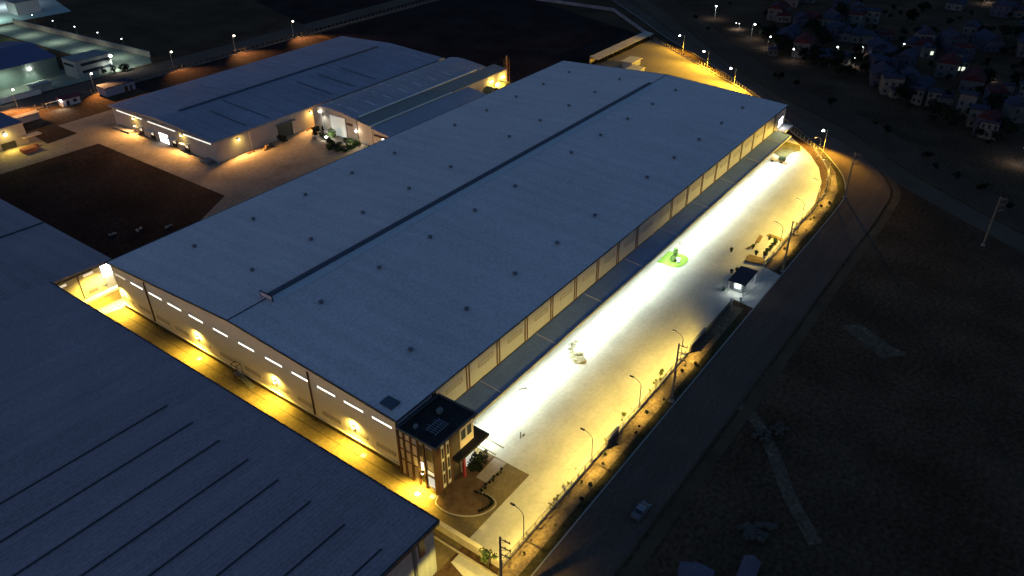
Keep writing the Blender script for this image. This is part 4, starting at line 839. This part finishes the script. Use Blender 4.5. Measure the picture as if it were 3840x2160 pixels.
# pebbles of light rubble by the dark plot
for i, (X, Y, lb) in enumerate(((422,880,'small pale stone heap at the near edge of the dark grass plot, left one'),(520,864,'small pale stone heap at the near edge of the dark grass plot, middle one'),(634,852,'small pale stone heap at the near edge of the dark grass plot, right one'))):
    p = gp(X, Y); k = MB(); rr = random.Random(70+i)
    for j in range(6): k.ball((p.x+rr.uniform(-1,1),p.y+rr.uniform(-.6,.6),.2),rr.uniform(.25,.5),6,4,.2)
    tag(k.obj('stone_heap', mat('pale stones', (.30,.28,.26), .9), off=(p.x,p.y,.07)), lb, 'stones', 'stone heaps by the grass plot')
# ================================================================ VILLAGE
rr = random.Random(17)
def house(x, y, rz, sx, sy, h, wm, rm, label, kind='flat', lit=0, group=None, nwin=3):
    t = thing('house', (x,y,0), label, 'house', group); t.rotation_euler = (0,0,rz)
    MB().box(-sx/2,sx/2,-sy/2,sy/2,0,h).obj('wall', wm, t, off=(0,0,0))
    if kind == 'gable': MB().xprism([(-sy/2-.4,h),(0,h+sy*.32),(sy/2+.4,h),(sy/2+.4,h-.15),(0,h+sy*.32-.2),(-sy/2-.4,h-.15)], -sx/2-.4, sx/2+.4).xprism([(-sy/2,h-.01),(0,h+sy*.3),(sy/2,h-.01)], -sx/2+.01, sx/2-.01).obj('roof', rm, t, off=(0,0,0))
    else:
        k = MB().box(-sx/2-.3,sx/2+.3,-sy/2-.3,sy/2+.3,h+.003,h+.22)
        k.box(-sx/2,sx/2,-sy/2,-sy/2+.2,h+.22,h+.9).box(-sx/2,-sx/2+.2,-sy/2+.2,sy/2,h+.22,h+.9).obj('roof', rm, t, off=(0,0,0))
    for s_, ax in ((-1,'x'),(-1,'y')):
        for f_ in range(max(1, int(h//3))):
            for j in range(nwin):
                u = (j+.5)/nwin-.5; z = 1+3*f_
                if ax == 'x': c = (-sx/2-.03, u*sy, z+.7); sz = (.1,1.0,1.4)
                else: c = (u*sx, -sy/2-.03, z+.7); sz = (1.0,.1,1.4)
                k = MB().obox(c, sz).obj('window', glass_m, t, off=(0,0,0))
    if lit:
        for j in range(lit): MB().obox((-sx/2-.1, (-.3+.55*j)*sy*.6, h*.55),(.12,1.3,1.7)).obj('window', emi('village window', (.93,1,.82), 1.0), t, off=(0,0,0))
    return t
H = [(3005,205,12,8,7,'gable','r','v','two storey house with a dark red roof, leftmost house of the village',0),
 (2935,175,10,8,6,'gable','k','b','blue grey house just left of the red roofed one at the village edge',0),
 (3090,232,14,7,4,'flat','k','v','long low purplish house beneath the red roofed one',0),
 (3165,235,8,6,4,'flat','k','p','pale low house beside the bright lamp at the village edge',0),
 (3335,345,9,8,7,'flat','k','p','pale two storey house with a row of tall balcony columns',0),
 (3300,310,13,9,5,'gable','k','b','dark blue roofed house behind the balcony house',0),
 (3400,330,9,7,6,'gable','k','b','blue roofed house right of the balcony house',0),
 (3445,345,12,7,4,'gable','k','b','wide low blue roofed house farther right behind the balcony house',0),
 (3440,388,4,4,6,'flat','k','p','narrow tall pale house with one dark opening, right of the balcony house',0),
 (3495,395,5,5,6,'flat','k','p','narrow pale house, second in the row below the low blue roof',0),
 (3535,402,7,5,5,'flat','k','v','grey house, third in the row below the low blue roof',0),
 (3615,425,5,6,8,'flat','k','p','tall narrow pale house with twin openings at the middle right of the village',0),
 (3655,470,6,6,7,'flat','k','p','pale gabled house just below the tall narrow one',0),
 (3700,510,7,6,6,'flat','k','p','pale house with a porch, lowest on the right of the village',0),
 (3585,275,8,6,6,'flat','k','p','house with two bright greenish windows high on the right',2),
 (3475,215,5,5,5,'gable','k','p','small white lit gabled house in the upper village',1),
 (3640,330,15,9,5,'gable','r','v','house with a wide very dark red roof on the right',0),
 (3700,180,15,9,5,'gable','k','b','bluish house near the top right',0),
 (3760,55,15,10,6,'flat','k','b','large bluish house in the top right corner',0),
 (3500,165,10,3,3,'flat','k','p','low shed with a pale lit edge in the upper village',0),
 (3290,200,12,8,4,'gable','k','b','long dark blue roof in the middle of the upper village',0),
 (3145,150,4,4,4,'flat','k','p','small pale cube house in the upper left of the village',0),
 (3830,365,4,4,6,'flat','k','p','pale house cut by the right edge of the photo',1),
 (3770,360,4,4,5,'flat','k','p','pale house with a lit sign just left of the one cut by the right edge',0),
 (2895,205,5,4,3,'flat','k','v','little purplish shed at the left start of the village',0)]
for i, (X, Y, sx, sy, h, kd, rc, wc_, lb, lit) in enumerate(H):
    p = gp(X, Y); house(p.x, p.y, R(rr.uniform(-12,30)), sx, sy, h, {'v':vill_a,'b':vill_c,'p':vill_b}[wc_], vroof_r if rc == 'r' else vroof, lb, kd, lit, None, 3 if sx > 6 else 2)
for i in range(46):
    X = rr.uniform(2900,3900); Y = rr.uniform(-20,150) if i % 3 == 1 else rr.uniform(440,640) if i % 3 == 2 and X > 3560 else rr.uniform(150,400) if X > 3300 else rr.uniform(60,160)
    p = gp(X, Y); hh = rr.choice((3.5,4,6.5)); kd = rr.choice(('flat','gable')); rm = rr.choice((vroof,vroof,vroof_r))
    house(p.x, p.y, R(rr.uniform(-12,40)), rr.uniform(7,13), rr.uniform(6,9), hh, rr.choice((vill_a,vill_c,vill_b)), rm, 'nearly invisible unlit %s house with a %s %s roof in the village' % ('tall' if hh > 5 else 'low', 'dark red' if rm is vroof_r else 'dark grey', 'flat' if kd == 'flat' else 'pitched'), kd, 0, 'unlit houses of the village', 2)
tp = [make_tree('x', 7, 3.2, leafd_m, 420, .42, seed=80+i) for i in range(3)]
used = [0,0,0]
for i in range(150):
    X = rr.uniform(2830,3900); Y = rr.uniform(-30,560)
    if Y > 170+(X-2830)*.47: Y = 170+(X-2830)*.42-rr.uniform(0,60)
    p = gp(X, Y); k = i % 3
    put(tp[k], used[k] == 0, (p.x, p.y, 0), rr.uniform(0,6), '%s dark leafy tree among the unlit village houses' % ('small', 'medium', 'large')[i//50], 'trees among the village houses', (.5, .8, 1.1)[i//50]+rr.uniform(-.1,.1)); used[k] = 1
bl = make_street(emi('lamp village', (.95,1,.97), 9), 5.5, .5)
VL = [(2975,232,'village lamp beneath the red roofed house',1),(3137,222,'brightest village lamp, at the end of the pale low house',1),(2680,70,'topmost white lamp along the village road',1.2),(2815,146,'large white lamp on the village road, third from the top',1.3),(2876,183,'white lamp on the village road just left of the village',1),(2757,112,'small white lamp in the pair on the village road',.6),(2772,110,'smaller white lamp right of its pair on the village road',.5),(3234,203,'small lamp in the middle of the upper village',.6),(3382,200,'slanted bright lamp in the upper village',.8),(3307,243,'small slanted lamp below the long blue roof',.5),(3688,16,'bright lamp at the top right corner',.9),(3708,10,'fainter lamp beside the bright one at the top right',.5),(3831,624,'white lamp at the right edge below the village',1.1),(3710,302,'faint lamp beside the dark red roof on the right',.4),(3200,250,'low lamp lighting a little terrace left of the balcony house',.7)]
for i, (X, Y, lb, s) in enumerate(VL):
    p = gp(X, Y); t = put(bl, i == 0, (p.x, p.y, 0), i, lb, 'lamps of the village', s); o = spot(t, (p.x, p.y, 5), (p.x, p.y, 0), 450*s, (.85,.95,1), 165, .8); o.location = (0, .9, 4.9); o.rotation_euler = (0, 0, 0)
# dark bushes along the highway
hb_ = tp[0]
for i in range(36):
    j = rr.randrange(8, len(HW)-6); a = HW[j]; d = rr.uniform(-7,-2) if i % 2 else rr.uniform(25,32); nx = Vector((-(HW[j+1][1]-a[1]), HW[j+1][0]-a[0])).normalized()
    dup(tp[i % 3], (a[0]+nx.x*-d if False else a[0]-nx.x*d*-1*(-1), a[1]-nx.y*d, 0), rr.uniform(0,6), 'small dark tree lining the main road at the right', 'trees lining the main road', rr.uniform(.3,.6))
